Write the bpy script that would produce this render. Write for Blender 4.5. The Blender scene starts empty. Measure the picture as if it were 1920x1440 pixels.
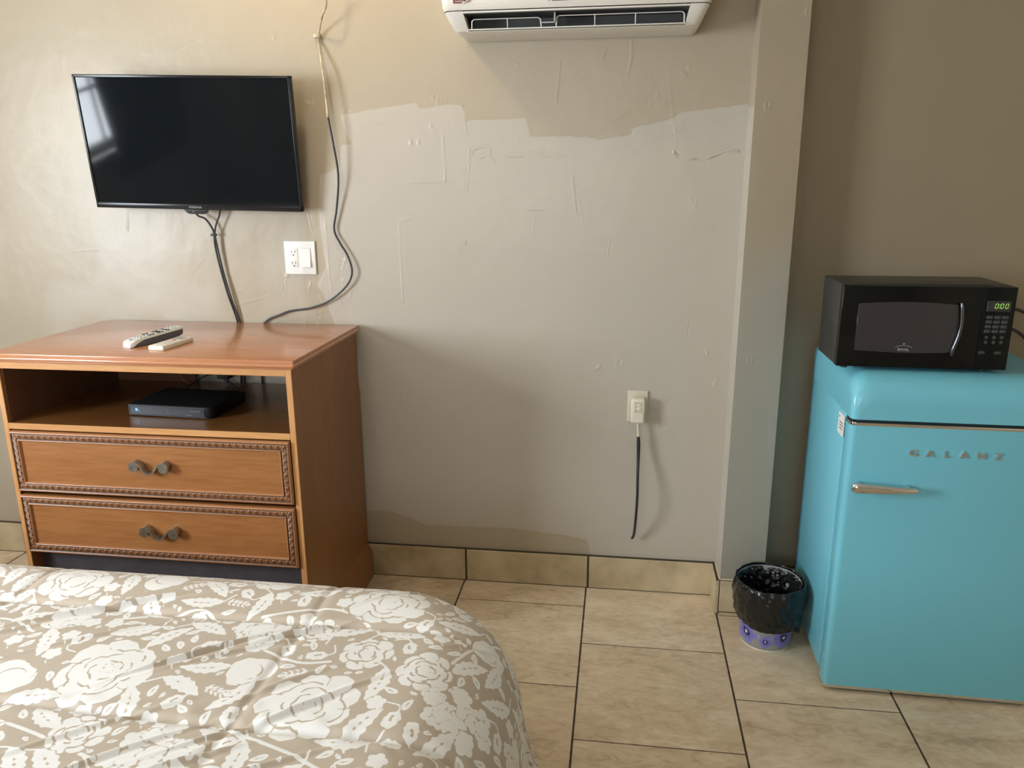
import bpy, bmesh, math, random
import numpy as np
from mathutils import Vector, Matrix

random.seed(7)
rng = np.random.RandomState(11)
S = bpy.context.scene
COL = S.collection
PI = math.pi
LOCALM = {}

# ------------------------------------------------------------------ materials
def mat(name, color=(.5, .5, .5), rough=.5, metal=0.0, spec=.5, coat=0.0, emit=None, estr=1.0,
        noise=None, bump=None, coatr=.1):
    """noise=(scale, color2, stretch xyz, contrast); bump=(scale, strength, distance)"""
    m = bpy.data.materials.new(name)
    m.use_nodes = True
    nt = m.node_tree
    b = nt.nodes['Principled BSDF']
    b.inputs['Base Color'].default_value = (*color, 1)
    b.inputs['Roughness'].default_value = rough
    b.inputs['Metallic'].default_value = metal
    b.inputs['Specular IOR Level'].default_value = spec
    b.inputs['Coat Weight'].default_value = coat
    b.inputs['Coat Roughness'].default_value = coatr
    if emit:
        b.inputs['Emission Color'].default_value = (*emit, 1)
        b.inputs['Emission Strength'].default_value = estr
    tc = nt.nodes.new('ShaderNodeTexCoord')
    if noise:
        sc, c2, st, con = noise
        mp = nt.nodes.new('ShaderNodeMapping')
        mp.inputs['Scale'].default_value = st
        n = nt.nodes.new('ShaderNodeTexNoise')
        n.inputs['Scale'].default_value = sc
        n.inputs['Detail'].default_value = 6
        r = nt.nodes.new('ShaderNodeValToRGB')
        r.color_ramp.elements[0].position = .5 - con
        r.color_ramp.elements[1].position = .5 + con
        r.color_ramp.elements[0].color = (*color, 1)
        r.color_ramp.elements[1].color = (*c2, 1)
        nt.links.new(tc.outputs['Object'], mp.inputs['Vector'])
        nt.links.new(mp.outputs['Vector'], n.inputs['Vector'])
        nt.links.new(n.outputs['Fac'], r.inputs['Fac'])
        nt.links.new(r.outputs['Color'], b.inputs['Base Color'])
    if bump:
        sc, st, ds = bump
        n = nt.nodes.new('ShaderNodeTexNoise')
        n.inputs['Scale'].default_value = sc
        n.inputs['Detail'].default_value = 4
        bp = nt.nodes.new('ShaderNodeBump')
        bp.inputs['Strength'].default_value = st
        bp.inputs['Distance'].default_value = ds
        nt.links.new(tc.outputs['Object'], n.inputs['Vector'])
        nt.links.new(n.outputs['Fac'], bp.inputs['Height'])
        nt.links.new(bp.outputs['Normal'], b.inputs['Normal'])
    return m

def N(nt, t, **kw):
    n = nt.nodes.new(t)
    for k, v in kw.items():
        setattr(n, k, v)
    return n

def math_node(nt, op, a, b=None, c=None):
    n = nt.nodes.new('ShaderNodeMath')
    n.operation = op
    for i, v in enumerate((a, b, c)):
        if v is None:
            continue
        if isinstance(v, (int, float)):
            n.inputs[i].default_value = v
        else:
            nt.links.new(v, n.inputs[i])
    return n.outputs[0]

def attr_mix_material(name, attr, c0, c1, rough, lo=.45, hi=.55, noise_amt=.06, bump=None, spec=.4, third=None):
    """two or three colours, chosen by a painted attribute on the mesh"""
    m = bpy.data.materials.new(name)
    m.use_nodes = True
    nt = m.node_tree
    b = nt.nodes['Principled BSDF']
    b.inputs['Roughness'].default_value = rough
    b.inputs['Specular IOR Level'].default_value = spec
    at = N(nt, 'ShaderNodeAttribute', attribute_name=attr)
    r = N(nt, 'ShaderNodeValToRGB')
    r.color_ramp.elements[0].position = lo
    r.color_ramp.elements[1].position = hi
    r.color_ramp.elements[0].color = (*c0, 1)
    r.color_ramp.elements[1].color = (*c1, 1)
    if third:
        r.color_ramp.elements[0].position = .2
        k3 = r.color_ramp.elements.new(lo)
        k3.color = (*c0, 1)
        k4 = r.color_ramp.elements.new(0.0)
        k4.color = (*third, 1)
        r.color_ramp.elements[0].color = (*third, 1)
        r.color_ramp.elements[1].color = (*c0, 1)
    nt.links.new(at.outputs['Fac'], r.inputs['Fac'])
    tc = N(nt, 'ShaderNodeTexCoord')
    n = N(nt, 'ShaderNodeTexNoise')
    n.inputs['Scale'].default_value = 2.3
    n.inputs['Detail'].default_value = 5
    nt.links.new(tc.outputs['Object'], n.inputs['Vector'])
    f = math_node(nt, 'MULTIPLY_ADD', n.outputs['Fac'], noise_amt * 2, 1 - noise_amt)
    mx = N(nt, 'ShaderNodeVectorMath', operation='SCALE')
    nt.links.new(r.outputs['Color'], mx.inputs[0])
    nt.links.new(f, mx.inputs['Scale'])
    nt.links.new(mx.outputs[0], b.inputs['Base Color'])
    if bump:
        prev = None
        for sc, st, ds in bump:
            n2 = N(nt, 'ShaderNodeTexNoise')
            n2.inputs['Scale'].default_value = sc
            n2.inputs['Detail'].default_value = 3
            bp = N(nt, 'ShaderNodeBump')
            bp.inputs['Strength'].default_value = st
            bp.inputs['Distance'].default_value = ds
            nt.links.new(tc.outputs['Object'], n2.inputs['Vector'])
            nt.links.new(n2.outputs['Fac'], bp.inputs['Height'])
            if prev:
                nt.links.new(prev, bp.inputs['Normal'])
            prev = bp.outputs['Normal']
        nt.links.new(prev, b.inputs['Normal'])
    return m

def wood(name, c1, c2, rough, axis, coat=.3, scale=1.0, spec=.5):
    m = bpy.data.materials.new(name)
    m.use_nodes = True
    nt = m.node_tree
    b = nt.nodes['Principled BSDF']
    b.inputs['Roughness'].default_value = rough
    b.inputs['Coat Weight'].default_value = coat
    b.inputs['Coat Roughness'].default_value = .12
    b.inputs['Specular IOR Level'].default_value = spec
    tc = N(nt, 'ShaderNodeTexCoord')
    mp = N(nt, 'ShaderNodeMapping')
    st = [9, 9, 9]
    st[axis] = .9
    mp.inputs['Scale'].default_value = st
    nt.links.new(tc.outputs['Object'], mp.inputs['Vector'])
    n1 = N(nt, 'ShaderNodeTexNoise')
    n1.inputs['Scale'].default_value = 1.3 * scale
    n1.inputs['Detail'].default_value = 4
    n1.inputs['Distortion'].default_value = .6
    n2 = N(nt, 'ShaderNodeTexNoise')
    n2.inputs['Scale'].default_value = 14 * scale
    n2.inputs['Detail'].default_value = 5
    for n in (n1, n2):
        nt.links.new(mp.outputs['Vector'], n.inputs['Vector'])
    mix = math_node(nt, 'MULTIPLY_ADD', n2.outputs['Fac'], .55, math_node(nt, 'MULTIPLY', n1.outputs['Fac'], .5))
    r = N(nt, 'ShaderNodeValToRGB')
    r.color_ramp.elements[0].position = .38
    r.color_ramp.elements[1].position = .68
    r.color_ramp.elements[0].color = (*c1, 1)
    r.color_ramp.elements[1].color = (*c2, 1)
    nt.links.new(mix, r.inputs['Fac'])
    nt.links.new(r.outputs['Color'], b.inputs['Base Color'])
    bp = N(nt, 'ShaderNodeBump')
    bp.inputs['Strength'].default_value = .08
    bp.inputs['Distance'].default_value = .002
    nt.links.new(n2.outputs['Fac'], bp.inputs['Height'])
    nt.links.new(bp.outputs['Normal'], b.inputs['Normal'])
    return m

# ------------------------------------------------------------------ mesh helpers
class MB:
    """collects shapes; built as ONE mesh object"""
    def __init__(self):
        self.v, self.f = [], []

    def add(self, vs, fs, M=None):
        o = len(self.v)
        for p in vs:
            p = Vector(p)
            if M is not None:
                p = M @ p
            self.v.append(tuple(p))
        self.f += [tuple(i + o for i in f) for f in fs]
        return self

    def bm(self, b, M=None):
        b.verts.ensure_lookup_table()
        b.verts.index_update()
        self.add([v.co.copy() for v in b.verts], [[v.index for v in f.verts] for f in b.faces], M)
        b.free()
        return self

    def box(self, x0, x1, y0, y1, z0, z1, bev=0.0, seg=2, M=None, axis=None):
        b = bmesh.new()
        bmesh.ops.create_cube(b, size=1)
        for v in b.verts:
            v.co = Vector(((x0 + x1) / 2 + v.co.x * (x1 - x0), (y0 + y1) / 2 + v.co.y * (y1 - y0), (z0 + z1) / 2 + v.co.z * (z1 - z0)))
        if bev > 0:
            es = list(b.edges)
            if axis is not None:
                es = [e for e in es if abs((e.verts[0].co - e.verts[1].co).normalized()[axis]) > .9]
            bmesh.ops.bevel(b, geom=es, offset=bev, segments=seg, affect='EDGES', profile=.5)
        return self.bm(b, M)

    def tube(self, pts, r, seg=10, cap=True, M=None, smooth=0):
        pts = [Vector(p) for p in pts]
        if smooth:
            pts, r = spline(pts, smooth, r)
        n = len(pts)
        rs = r if isinstance(r, (list, tuple)) else [r] * n
        vs, fs = [], []
        up = None
        for i, p in enumerate(pts):
            t = (pts[min(i + 1, n - 1)] - pts[max(i - 1, 0)]).normalized()
            if up is None:
                up = Vector((0, 0, 1)) if abs(t.z) < .9 else Vector((1, 0, 0))
            a = t.cross(up).normalized()
            up = a.cross(t).normalized()
            for k in range(seg):
                q = 2 * PI * k / seg
                vs.append(p + rs[i] * (math.cos(q) * a + math.sin(q) * up))
        for i in range(n - 1):
            for k in range(seg):
                k2 = (k + 1) % seg
                fs.append((i * seg + k, i * seg + k2, (i + 1) * seg + k2, (i + 1) * seg + k))
        if cap:
            fs.append(tuple(range(seg))[::-1])
            fs.append(tuple((n - 1) * seg + k for k in range(seg)))
        return self.add(vs, fs, M)

    def cyl(self, c, axis, r, h, seg=24, r2=None, M=None):
        c = Vector(c)
        d = Vector(axis).normalized()
        return self.tube([c, c + d * h], [r, r if r2 is None else r2], seg, True, M)

    def lathe(self, prof, c=(0, 0, 0), seg=64, M=None, cap=False):
        vs, fs = [], []
        for (r, z) in prof:
            for k in range(seg):
                a = 2 * PI * k / seg
                vs.append((c[0] + r * math.cos(a), c[1] + r * math.sin(a), c[2] + z))
        for i in range(len(prof) - 1):
            for k in range(seg):
                k2 = (k + 1) % seg
                fs.append((i * seg + k, i * seg + k2, (i + 1) * seg + k2, (i + 1) * seg + k))
        if cap:
            fs.append(tuple(range(seg))[::-1])
        return self.add(vs, fs, M)

    def prism(self, poly, y0, y1, bev=0.0, seg=2, M=None):
        """polygon in XZ extruded along Y"""
        b = bmesh.new()
        vs = [b.verts.new((x, y0, z)) for x, z in poly]
        f = b.faces.new(vs)
        r = bmesh.ops.extrude_face_region(b, geom=[f])
        for g in r['geom']:
            if isinstance(g, bmesh.types.BMVert):
                g.co.y = y1
        bmesh.ops.recalc_face_normals(b, faces=b.faces)
        if bev > 0:
            bmesh.ops.bevel(b, geom=list(b.edges), offset=bev, segments=seg, affect='EDGES', profile=.5)
        return self.bm(b, M)

    def grid(self, P):
        """P: array (n,m,3)"""
        n, m = P.shape[:2]
        vs = [tuple(q) for q in P.reshape(-1, 3)]
        fs = [(i * m + j, i * m + j + 1, (i + 1) * m + j + 1, (i + 1) * m + j) for i in range(n - 1) for j in range(m - 1)]
        return self.add(vs, fs)

def spline(pts, k, r):
    n = len(pts)
    rl = isinstance(r, (list, tuple))
    out, ro = [], []
    for i in range(n - 1):
        p0, p1, p2, p3 = pts[max(i - 1, 0)], pts[i], pts[i + 1], pts[min(i + 2, n - 1)]
        for j in range(k):
            t = j / k
            out.append(.5 * ((2 * p1) + (-p0 + p2) * t + (2 * p0 - 5 * p1 + 4 * p2 - p3) * t * t + (-p0 + 3 * p1 - 3 * p2 + p3) * t ** 3))
            if rl:
                ro.append(r[i] * (1 - t) + r[i + 1] * t)
    out.append(pts[-1])
    if rl:
        ro.append(r[-1])
    return out, (ro if rl else r)

def finish(me, m, angle=35):
    if isinstance(m, (list, tuple)):
        for x in m:
            me.materials.append(x)
    else:
        me.materials.append(m)
    me.polygons.foreach_set('use_smooth', [True] * len(me.polygons))
    try:
        me.set_sharp_from_angle(angle=math.radians(angle))
    except Exception:
        pass
    me.update()

def world_to(parent):
    M = Matrix.Identity(4)
    p = parent
    if p is not None and p.name in LOCALM:
        M = LOCALM[p.name]
    return M

def obj(name, mb, m, parent=None, label=None, angle=35, local=False):
    """one mesh object; geometry given in world space unless local=True"""
    me = bpy.data.meshes.new(name)
    vs = mb.v
    M = world_to(parent)
    if not local and parent is not None:
        Mi = M.inverted()
        vs = [tuple(Mi @ Vector(p)) for p in vs]
    me.from_pydata(vs, [], mb.f)
    b = bmesh.new()
    b.from_mesh(me)
    bmesh.ops.recalc_face_normals(b, faces=b.faces)
    b.to_mesh(me)
    b.free()
    finish(me, m, angle)
    o = bpy.data.objects.new(name, me)
    COL.objects.link(o)
    if parent is not None:
        o.parent = parent
    LOCALM[o.name] = M
    if label:
        o['label'] = label
    return o

def thing(name, label, cat, loc=(0, 0, 0), rot=(0, 0, 0), group=None):
    o = bpy.data.objects.new(name, None)
    o.empty_display_size = .05
    COL.objects.link(o)
    o.location = loc
    o.rotation_euler = rot
    LOCALM[o.name] = Matrix.Translation(Vector(loc)) @ __import__('mathutils').Euler(rot).to_matrix().to_4x4()
    tag(o, label, cat, group)
    return o

def tag(o, label, cat, group=None):
    o['label'] = label
    o['category'] = cat
    if group:
        o['group'] = group
    return o

def struct(name, mb, m, angle=35):
    o = obj(name, mb, m, None, None, angle)
    o['kind'] = 'structure'
    return o

def text_mb(body, size, depth, loc, rotM=None, spacing=1.0, sx=1.0, align='CENTER', M=None, bold=0.0):
    cu = bpy.data.curves.new('t', 'FONT')
    cu.body = body
    cu.size = size
    cu.extrude = depth
    cu.align_x = align
    cu.align_y = 'CENTER'
    cu.space_character = spacing
    cu.offset = bold
    o = bpy.data.objects.new('t', cu)
    COL.objects.link(o)
    bpy.context.view_layer.update()
    dg = bpy.context.evaluated_depsgraph_get()
    me = bpy.data.meshes.new_from_object(o.evaluated_get(dg))
    R = rotM if rotM is not None else Matrix.Rotation(PI / 2, 4, 'X')
    T = Matrix.Translation(Vector(loc)) @ R @ Matrix.Diagonal((sx, 1, 1, 1))
    mb = MB()
    mb.add([T @ v.co for v in me.vertices], [tuple(p.vertices) for p in me.polygons], M)
    bpy.data.objects.remove(o)
    bpy.data.meshes.remove(me)
    bpy.data.curves.remove(cu)
    return mb

# numpy grid -> mesh with float attributes (fast)
def grid_mesh(name, P, m, attrs=None, keep=None):
    n, k = P.shape[:2]
    idx = np.arange(n * k).reshape(n, k)
    q = np.stack([idx[:-1, :-1], idx[:-1, 1:], idx[1:, 1:], idx[1:, :-1]], -1).reshape(-1, 4)
    V = P.reshape(-1, 3)
    A = {a: v.reshape(-1) for a, v in (attrs or {}).items()}
    if keep is not None:
        kf = keep.reshape(-1)
        q = q[kf[q].all(1)]
        used = np.unique(q)
        remap = -np.ones(len(V), int)
        remap[used] = np.arange(len(used))
        q = remap[q]
        V = V[used]
        A = {a: v[used] for a, v in A.items()}
    me = bpy.data.meshes.new(name)
    me.vertices.add(len(V))
    me.vertices.foreach_set('co', V.astype(np.float32).ravel())
    me.loops.add(len(q) * 4)
    me.loops.foreach_set('vertex_index', q.astype(np.int32).ravel())
    me.polygons.add(len(q))
    me.polygons.foreach_set('loop_start', np.arange(0, len(q) * 4, 4, dtype=np.int32))
    me.polygons.foreach_set('loop_total', np.full(len(q), 4, np.int32))
    me.update(calc_edges=True)
    for a, v in A.items():
        at = me.attributes.new(a, 'FLOAT', 'POINT')
        at.data.foreach_set('value', v.astype(np.float32))
    me.materials.append(m)
    me.polygons.foreach_set('use_smooth', [True] * len(me.polygons))
    me.validate()
    o = bpy.data.objects.new(name, me)
    COL.objects.link(o)
    return o

def smooth_noise(x, y, scale, seed):
    """cheap smooth value noise on arrays"""
    r = np.random.RandomState(seed)
    T = r.rand(64, 64)
    u, v = x / scale + 17.3, y / scale + 9.1
    iu, iv = np.floor(u).astype(int), np.floor(v).astype(int)
    fu, fv = u - iu, v - iv
    fu, fv = fu * fu * (3 - 2 * fu), fv * fv * (3 - 2 * fv)
    g = lambda a, b: T[a % 64, b % 64]
    return (g(iu, iv) * (1 - fu) * (1 - fv) + g(iu + 1, iv) * fu * (1 - fv) + g(iu, iv + 1) * (1 - fu) * fv + g(iu + 1, iv + 1) * fu * fv) - .5

def poly_sdf(X, Z, poly):
    d = np.full(X.shape, 1e9)
    s = np.zeros(X.shape, bool)
    n = len(poly)
    for i in range(n):
        ax, az = poly[i]
        bx, bz = poly[(i + 1) % n]
        ex, ez = bx - ax, bz - az
        t = np.clip(((X - ax) * ex + (Z - az) * ez) / (ex * ex + ez * ez + 1e-12), 0, 1)
        d = np.minimum(d, np.hypot(X - ax - t * ex, Z - az - t * ez))
        c = ((az > Z) != (bz > Z)) & (X < (bx - ax) * (Z - az) / (bz - az + 1e-12) + ax)
        s ^= c
    return np.where(s, d, -d)

def seg_dist(X, Z, pts):
    d = np.full(X.shape, 1e9)
    for (ax, az), (bx, bz) in zip(pts[:-1], pts[1:]):
        ex, ez = bx - ax, bz - az
        t = np.clip(((X - ax) * ex + (Z - az) * ez) / (ex * ex + ez * ez + 1e-12), 0, 1)
        d = np.minimum(d, np.hypot(X - ax - t * ex, Z - az - t * ez))
    return d

# ------------------------------------------------------------------ room
XL, XR, YR, ZC = -3.3, 2.3, -4.7, 2.62
TAN = (.395, .338, .250)
GREY = (.458, .418, .356)
ALC = (.270, .223, .152)  # darker olive tone for the wall right of the column
M_wall = attr_mix_material('wall_paint', 'paint', TAN, GREY, .36, .42, .58, .05, third=ALC,
                           bump=[(14, .25, .006), (260, .14, .0012)], spec=.45)
M_wallplain = mat('wall_paint_plain', (.60, .50, .36), .5, noise=(3, (.57, .48, .35), (1, 1, 1), .2), bump=(180, .15, .001))
M_ceil = mat('ceiling_paint', (.75, .72, .65), .7, bump=(120, .1, .001))

RL = [[(0.156,1.557),(0.173,1.545),(0.204,1.535),(0.229,1.536),(0.254,1.533),(0.278,1.542),(0.294,1.547),(0.318,1.557),(0.343,1.561),(0.360,1.556)],[(-0.209,1.836),(-0.213,1.780),(-0.220,1.716)],[(0.013,1.892),(0.015,1.838),(0.002,1.784)],[(-0.362,1.847),(-0.337,1.823)],[(-0.059,1.879),(-0.078,1.840)],[(-0.507,1.538),(-0.506,1.575)],[(-0.498,1.551),(-0.494,1.570),(-0.461,1.580),(-0.435,1.574),(-0.439,1.554),(-0.474,1.543)],[(-0.439,1.551),(-0.421,1.529)],[(-0.728,1.465),(-0.590,1.470)],[(-0.382,1.547),(-0.329,1.548)],[(-0.276,1.548),(-0.206,1.549)],[(-0.508,1.471),(-0.427,1.469)],[(-0.473,1.388),(-0.437,1.386)],[(-0.320,1.377),(-0.240,1.377)],[(-0.595,1.620),(-0.590,1.470)],[(-0.507,1.529),(-0.518,1.435)],[(-0.165,1.484),(-0.151,1.365)],[(-0.714,1.351),(-0.756,1.334),(-0.754,1.072)],[(-0.035,1.287),(-0.043,1.234)],[(0.214,1.329),(0.296,1.328)],[(-1.024,1.401),(-1.018,1.292),(-1.016,1.144),(-1.011,1.068)],[(-1.080,1.365),(-1.069,1.301)],[(-1.118,0.970),(-1.109,1.009)],[(-1.056,1.077),(-1.039,1.039)],[(-1.181,1.133),(-1.178,1.095)],[(-1.088,1.124),(-1.099,1.086)],[(-1.757,1.369),(-1.762,1.305)],[(0.230,1.014),(0.224,0.950)],[(-0.754,1.072),(-0.728,0.997)],[(-0.528,1.709),(-0.514,1.622)],[(-0.608,1.764),(-0.606,1.715)]]
BL = [(-1.061,1.726),(-1.042,1.719),(-0.715,1.604),(-0.682,1.597),(-0.592,1.720),(-0.627,1.624),(0.237,1.402),(-0.608,1.723),(0.174,1.796),(0.092,1.735),(-0.959,1.311),(-0.961,1.182),(-0.973,1.144),(-0.951,1.191),(-0.948,1.079),(-1.057,0.981),(-1.066,0.995),(-0.069,0.841),(0.167,0.627),(-1.170,1.142),(-0.540,1.258),(-0.501,1.368),(0.166,1.613),(-1.142,1.940),(-0.901,1.695),(0.012,0.862),(0.288,0.906),(0.330,0.795),(0.041,0.825),(-0.236,0.836)]
PATCH = [(-.939,1.687),(-.93,1.64),(-.907,1.59),(-.945,1.59),(-.95,1.52),(-1.027,1.49),(-1.04,1.365),(-1.033,1.274),(-1.025,1.181),(-1.061,1.119),(-1.04,1.085),(-1.009,.982),(-.99,.9),(-.97,.6),(-.93,.262),(-.83,.262),(-.778,.245),(-.697,.213),(-.372,.221),(-.173,.204),(-.094,.19),(-.07,.10),(.50,.10),(.50,1.71),(.374,1.698),(.172,1.674),(.156,1.659),(.027,1.631),(.024,1.612),(-.076,1.597),(-.12,1.607),(-.302,1.609),(-.312,1.64),(-.32,1.666),(-.42,1.664),(-.504,1.662),(-.513,1.659),(-.52,1.69),(-.533,1.708),(-.556,1.714),(-.673,1.70),(-.678,1.72),(-.754,1.709),(-.85,1.70),(-.893,1.69)]

def axis_pts(lo, flo, fhi, hi, step, coarse=.15):
    a = np.arange(lo, flo, coarse)
    b = np.arange(flo, fhi, step)
    c = np.arange(fhi, hi, coarse)
    return np.concatenate([a, b, c, [hi]])

def build_wall_back():
    xs = axis_pts(XL, -2.45, .42, XR, .0032)
    zs = axis_pts(0, .10, 2.16, ZC, .0032)
    X, Z = np.meshgrid(xs, zs)
    wob = .004 * smooth_noise(X, Z, .03, 1) + .003 * smooth_noise(X, Z, .011, 2)
    sd = poly_sdf(X + wob, Z + wob, PATCH)
    paint = np.clip(.5 + sd / .010, 0, 1)
    # roller-thin coverage: some large soft blotches of the newer coat left of the patch
    b = smooth_noise(X, Z, .33, 5) + .5 * smooth_noise(X, Z, .12, 6)
    blot = np.clip((b - .05) * 3, 0, 1) * np.clip((-1.04 - X) / .1, 0, 1) * np.clip((1.42 - Z) / .15, 0, 1)
    paint = np.maximum(paint, .4 + .12 * blot * (paint < .4))
    paint = np.where((sd < -.02) & (blot < .02), .2, paint)
    paint = np.where(X > .50, .0, paint)
    h = .0016 * smooth_noise(X, Z, .37, 3) + .0009 * smooth_noise(X, Z, .10, 4) + .00025 * smooth_noise(X, Z, .03, 7)
    h += .0004 * np.clip(sd / .006, -1, 1) * (np.abs(sd) < .05)
    for i, l in enumerate(RL):
        w = .0022 if i != 0 else .0030
        d = seg_dist(X, Z, l)
        amp = .0024 * (.55 + 1.1 * smooth_noise(X, Z, .02, 20 + i))
        h += amp * np.exp(-(d / w) ** 2) * (.8 if i else 2.6)
        if i == 0 or i % 3 == 0:
            h -= (.0012 if i else .0030) * np.exp(-((d - .004) / .0022) ** 2) * (.6 + smooth_noise(X, Z, .015, 50))
    for i, (bx, bz) in enumerate(BL):
        for k in range(4):
            ox, oz = rng.normal(0, .010, 2)
            r = .0028 + .0028 * rng.rand()
            h += .0020 * rng.rand() * np.exp(-(((X - bx - ox) / r) ** 2 + ((Z - bz - oz) / (r * (1 + rng.rand()))) ** 2))
    # faint trowel strokes in the plaster
    for i in range(70):
        px, pz, an, L_ = -1.95 + 2.3 * rng.rand(), .5 + 1.5 * rng.rand(), rng.choice([0, PI / 2]) + rng.normal(0, .15), .02 + .07 * rng.rand()
        i0, i1 = np.searchsorted(xs, [px - .12, px + .12])
        j0, j1 = np.searchsorted(zs, [pz - .12, pz + .12])
        Xs, Zs = X[j0:j1, i0:i1], Z[j0:j1, i0:i1]
        u_ = (Xs - px) * math.cos(an) + (Zs - pz) * math.sin(an)
        v_ = -(Xs - px) * math.sin(an) + (Zs - pz) * math.cos(an)
        h[j0:j1, i0:i1] += .0008 * (rng.rand() - .25) * np.exp(-(u_ / L_) ** 4 - (v_ / .0026) ** 2)
    fade = np.clip((X - XL) * 3, 0, 1)
    P = np.stack([X, -h * fade, Z], -1)
    o = grid_mesh('wall_back', P[:, ::1], M_wall, {'paint': paint})
    o['kind'] = 'structure'
    # flip so the normals face the room (-y)
    me = o.data
    me.flip_normals() if me.polygons[0].normal.y > 0 else None
    return o
build_wall_back()

# floor: tile material in metres, columns running away from the wall, half-tile stagger
TW, X1, J0 = .46, -.0926, -.3737
def floor_material():
    m = bpy.data.materials.new('floor_tile')
    m.use_nodes = True
    nt = m.node_tree
    b = nt.nodes['Principled BSDF']
    tc = N(nt, 'ShaderNodeTexCoord')
    sp = N(nt, 'ShaderNodeSeparateXYZ')
    nt.links.new(tc.outputs['Object'], sp.inputs[0])
    u = math_node(nt, 'DIVIDE', math_node(nt, 'SUBTRACT', sp.outputs['X'], X1), TW)
    col = math_node(nt, 'FLOOR', u)
    par = math_node(nt, 'PINGPONG', col, 1)
    v = math_node(nt, 'ADD', math_node(nt, 'DIVIDE', math_node(nt, 'SUBTRACT', sp.outputs['Y'], J0), TW), math_node(nt, 'MULTIPLY', par, .503))
    row = math_node(nt, 'FLOOR', v)
    du = math_node(nt, 'PINGPONG', u, .5)
    dv = math_node(nt, 'PINGPONG', v, .5)
    jn = N(nt, 'ShaderNodeTexNoise')
    jn.inputs['Scale'].default_value = 30
    nt.links.new(tc.outputs['Object'], jn.inputs['Vector'])
    wob = math_node(nt, 'MULTIPLY_ADD', jn.outputs['Fac'], .004, -.002)
    def ss(x, w):
        mr = N(nt, 'ShaderNodeMapRange')
        mr.interpolation_type = 'SMOOTHSTEP'
        nt.links.new(math_node(nt, 'ADD', x, wob), mr.inputs[0])
        mr.inputs[1].default_value = w
        mr.inputs[2].default_value = w + .0035
        return mr.outputs[0]
    tile = math_node(nt, 'MINIMUM', ss(du, .0045), ss(dv, .0018))
    wn = N(nt, 'ShaderNodeTexWhiteNoise', noise_dimensions='2D')
    cx = N(nt, 'ShaderNodeCombineXYZ')
    nt.links.new(col, cx.inputs[0])
    nt.links.new(row, cx.inputs[1])
    nt.links.new(cx.outputs[0], wn.inputs['Vector'])
    # each tile a different piece of the stone print
    off = N(nt, 'ShaderNodeVectorMath', operation='SCALE')
    nt.links.new(wn.outputs['Color'], off.inputs[0])
    off.inputs['Scale'].default_value = 9
    add = N(nt, 'ShaderNodeVectorMath', operation='ADD')
    nt.links.new(tc.outputs['Object'], add.inputs[0])
    nt.links.new(off.outputs[0], add.inputs[1])
    mp = N(nt, 'ShaderNodeMapping')
    mp.inputs['Rotation'].default_value = (0, 0, .5)
    mp.inputs['Scale'].default_value = (1.0, 2.0, 1)
    nt.links.new(add.outputs[0], mp.inputs[0])
    n1 = N(nt, 'ShaderNodeTexNoise')
    n1.inputs['Scale'].default_value = 3.2
    n1.inputs['Detail'].default_value = 9
    n1.inputs['Roughness'].default_value = .62
    n1.inputs['Distortion'].default_value = 1.1
    n2 = N(nt, 'ShaderNodeTexNoise')
    n2.inputs['Scale'].default_value = 17
    n2.inputs['Detail'].default_value = 7
    n2.inputs['Distortion'].default_value = 1.6
    for n in (n1, n2):
        nt.links.new(mp.outputs[0], n.inputs['Vector'])
    r = N(nt, 'ShaderNodeValToRGB')
    e = r.color_ramp.elements
    e[0].position, e[0].color = .30, (.37, .265, .160, 1)
    e[1].position, e[1].color = .66, (.78, .660, .490, 1)
    k = e.new(.47)
    k.color = (.615, .490, .335, 1)
    f = math_node(nt, 'ADD', math_node(nt, 'MULTIPLY', n1.outputs['Fac'], .60), math_node(nt, 'MULTIPLY', n2.outputs['Fac'], .40))
    f = math_node(nt, 'ADD', f, math_node(nt, 'MULTIPLY_ADD', wn.outputs['Value'], .05, -.025))
    nt.links.new(f, r.inputs['Fac'])
    mx = N(nt, 'ShaderNodeMix', data_type='RGBA')
    mx.inputs[6].default_value = (.050, .033, .020, 1)
    nt.links.new(tile, mx.inputs[0])
    nt.links.new(r.outputs['Color'], mx.inputs[7])
    nt.links.new(mx.outputs[2], b.inputs['Base Color'])
    rg = math_node(nt, 'MULTIPLY_ADD', tile, -.42, .85)
    nt.links.new(math_node(nt, 'ADD', rg, math_node(nt, 'MULTIPLY', n2.outputs['Fac'], .12)), b.inputs['Roughness'])
    bp = N(nt, 'ShaderNodeBump')
    bp.inputs['Strength'].default_value = .5
    bp.inputs['Distance'].default_value = .002
    h = math_node(nt, 'ADD', tile, math_node(nt, 'MULTIPLY', n2.outputs['Fac'], .25))
    nt.links.new(h, bp.inputs['Height'])
    nt.links.new(bp.outputs['Normal'], b.inputs['Normal'])
    return m
M_floor = floor_material()
struct('floor', MB().box(XL, XR, YR, .02, -.08, 0), M_floor)
struct('ceiling', MB().box(XL, XR, YR, .02, ZC, ZC + .08), M_ceil)
struct('wall_right', MB().box(XR, XR + .1, YR, .02, 0, ZC), M_wallplain)
struct('wall_rear', MB().box(XL, -1.55, YR - .1, YR, 0, ZC).box(-.35, XR, YR - .1, YR, 0, ZC).box(-1.55, -.35, YR - .1, YR, 0, 1.15).box(-1.55, -.35, YR - .1, YR, 2.15, ZC), M_wallplain)
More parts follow.
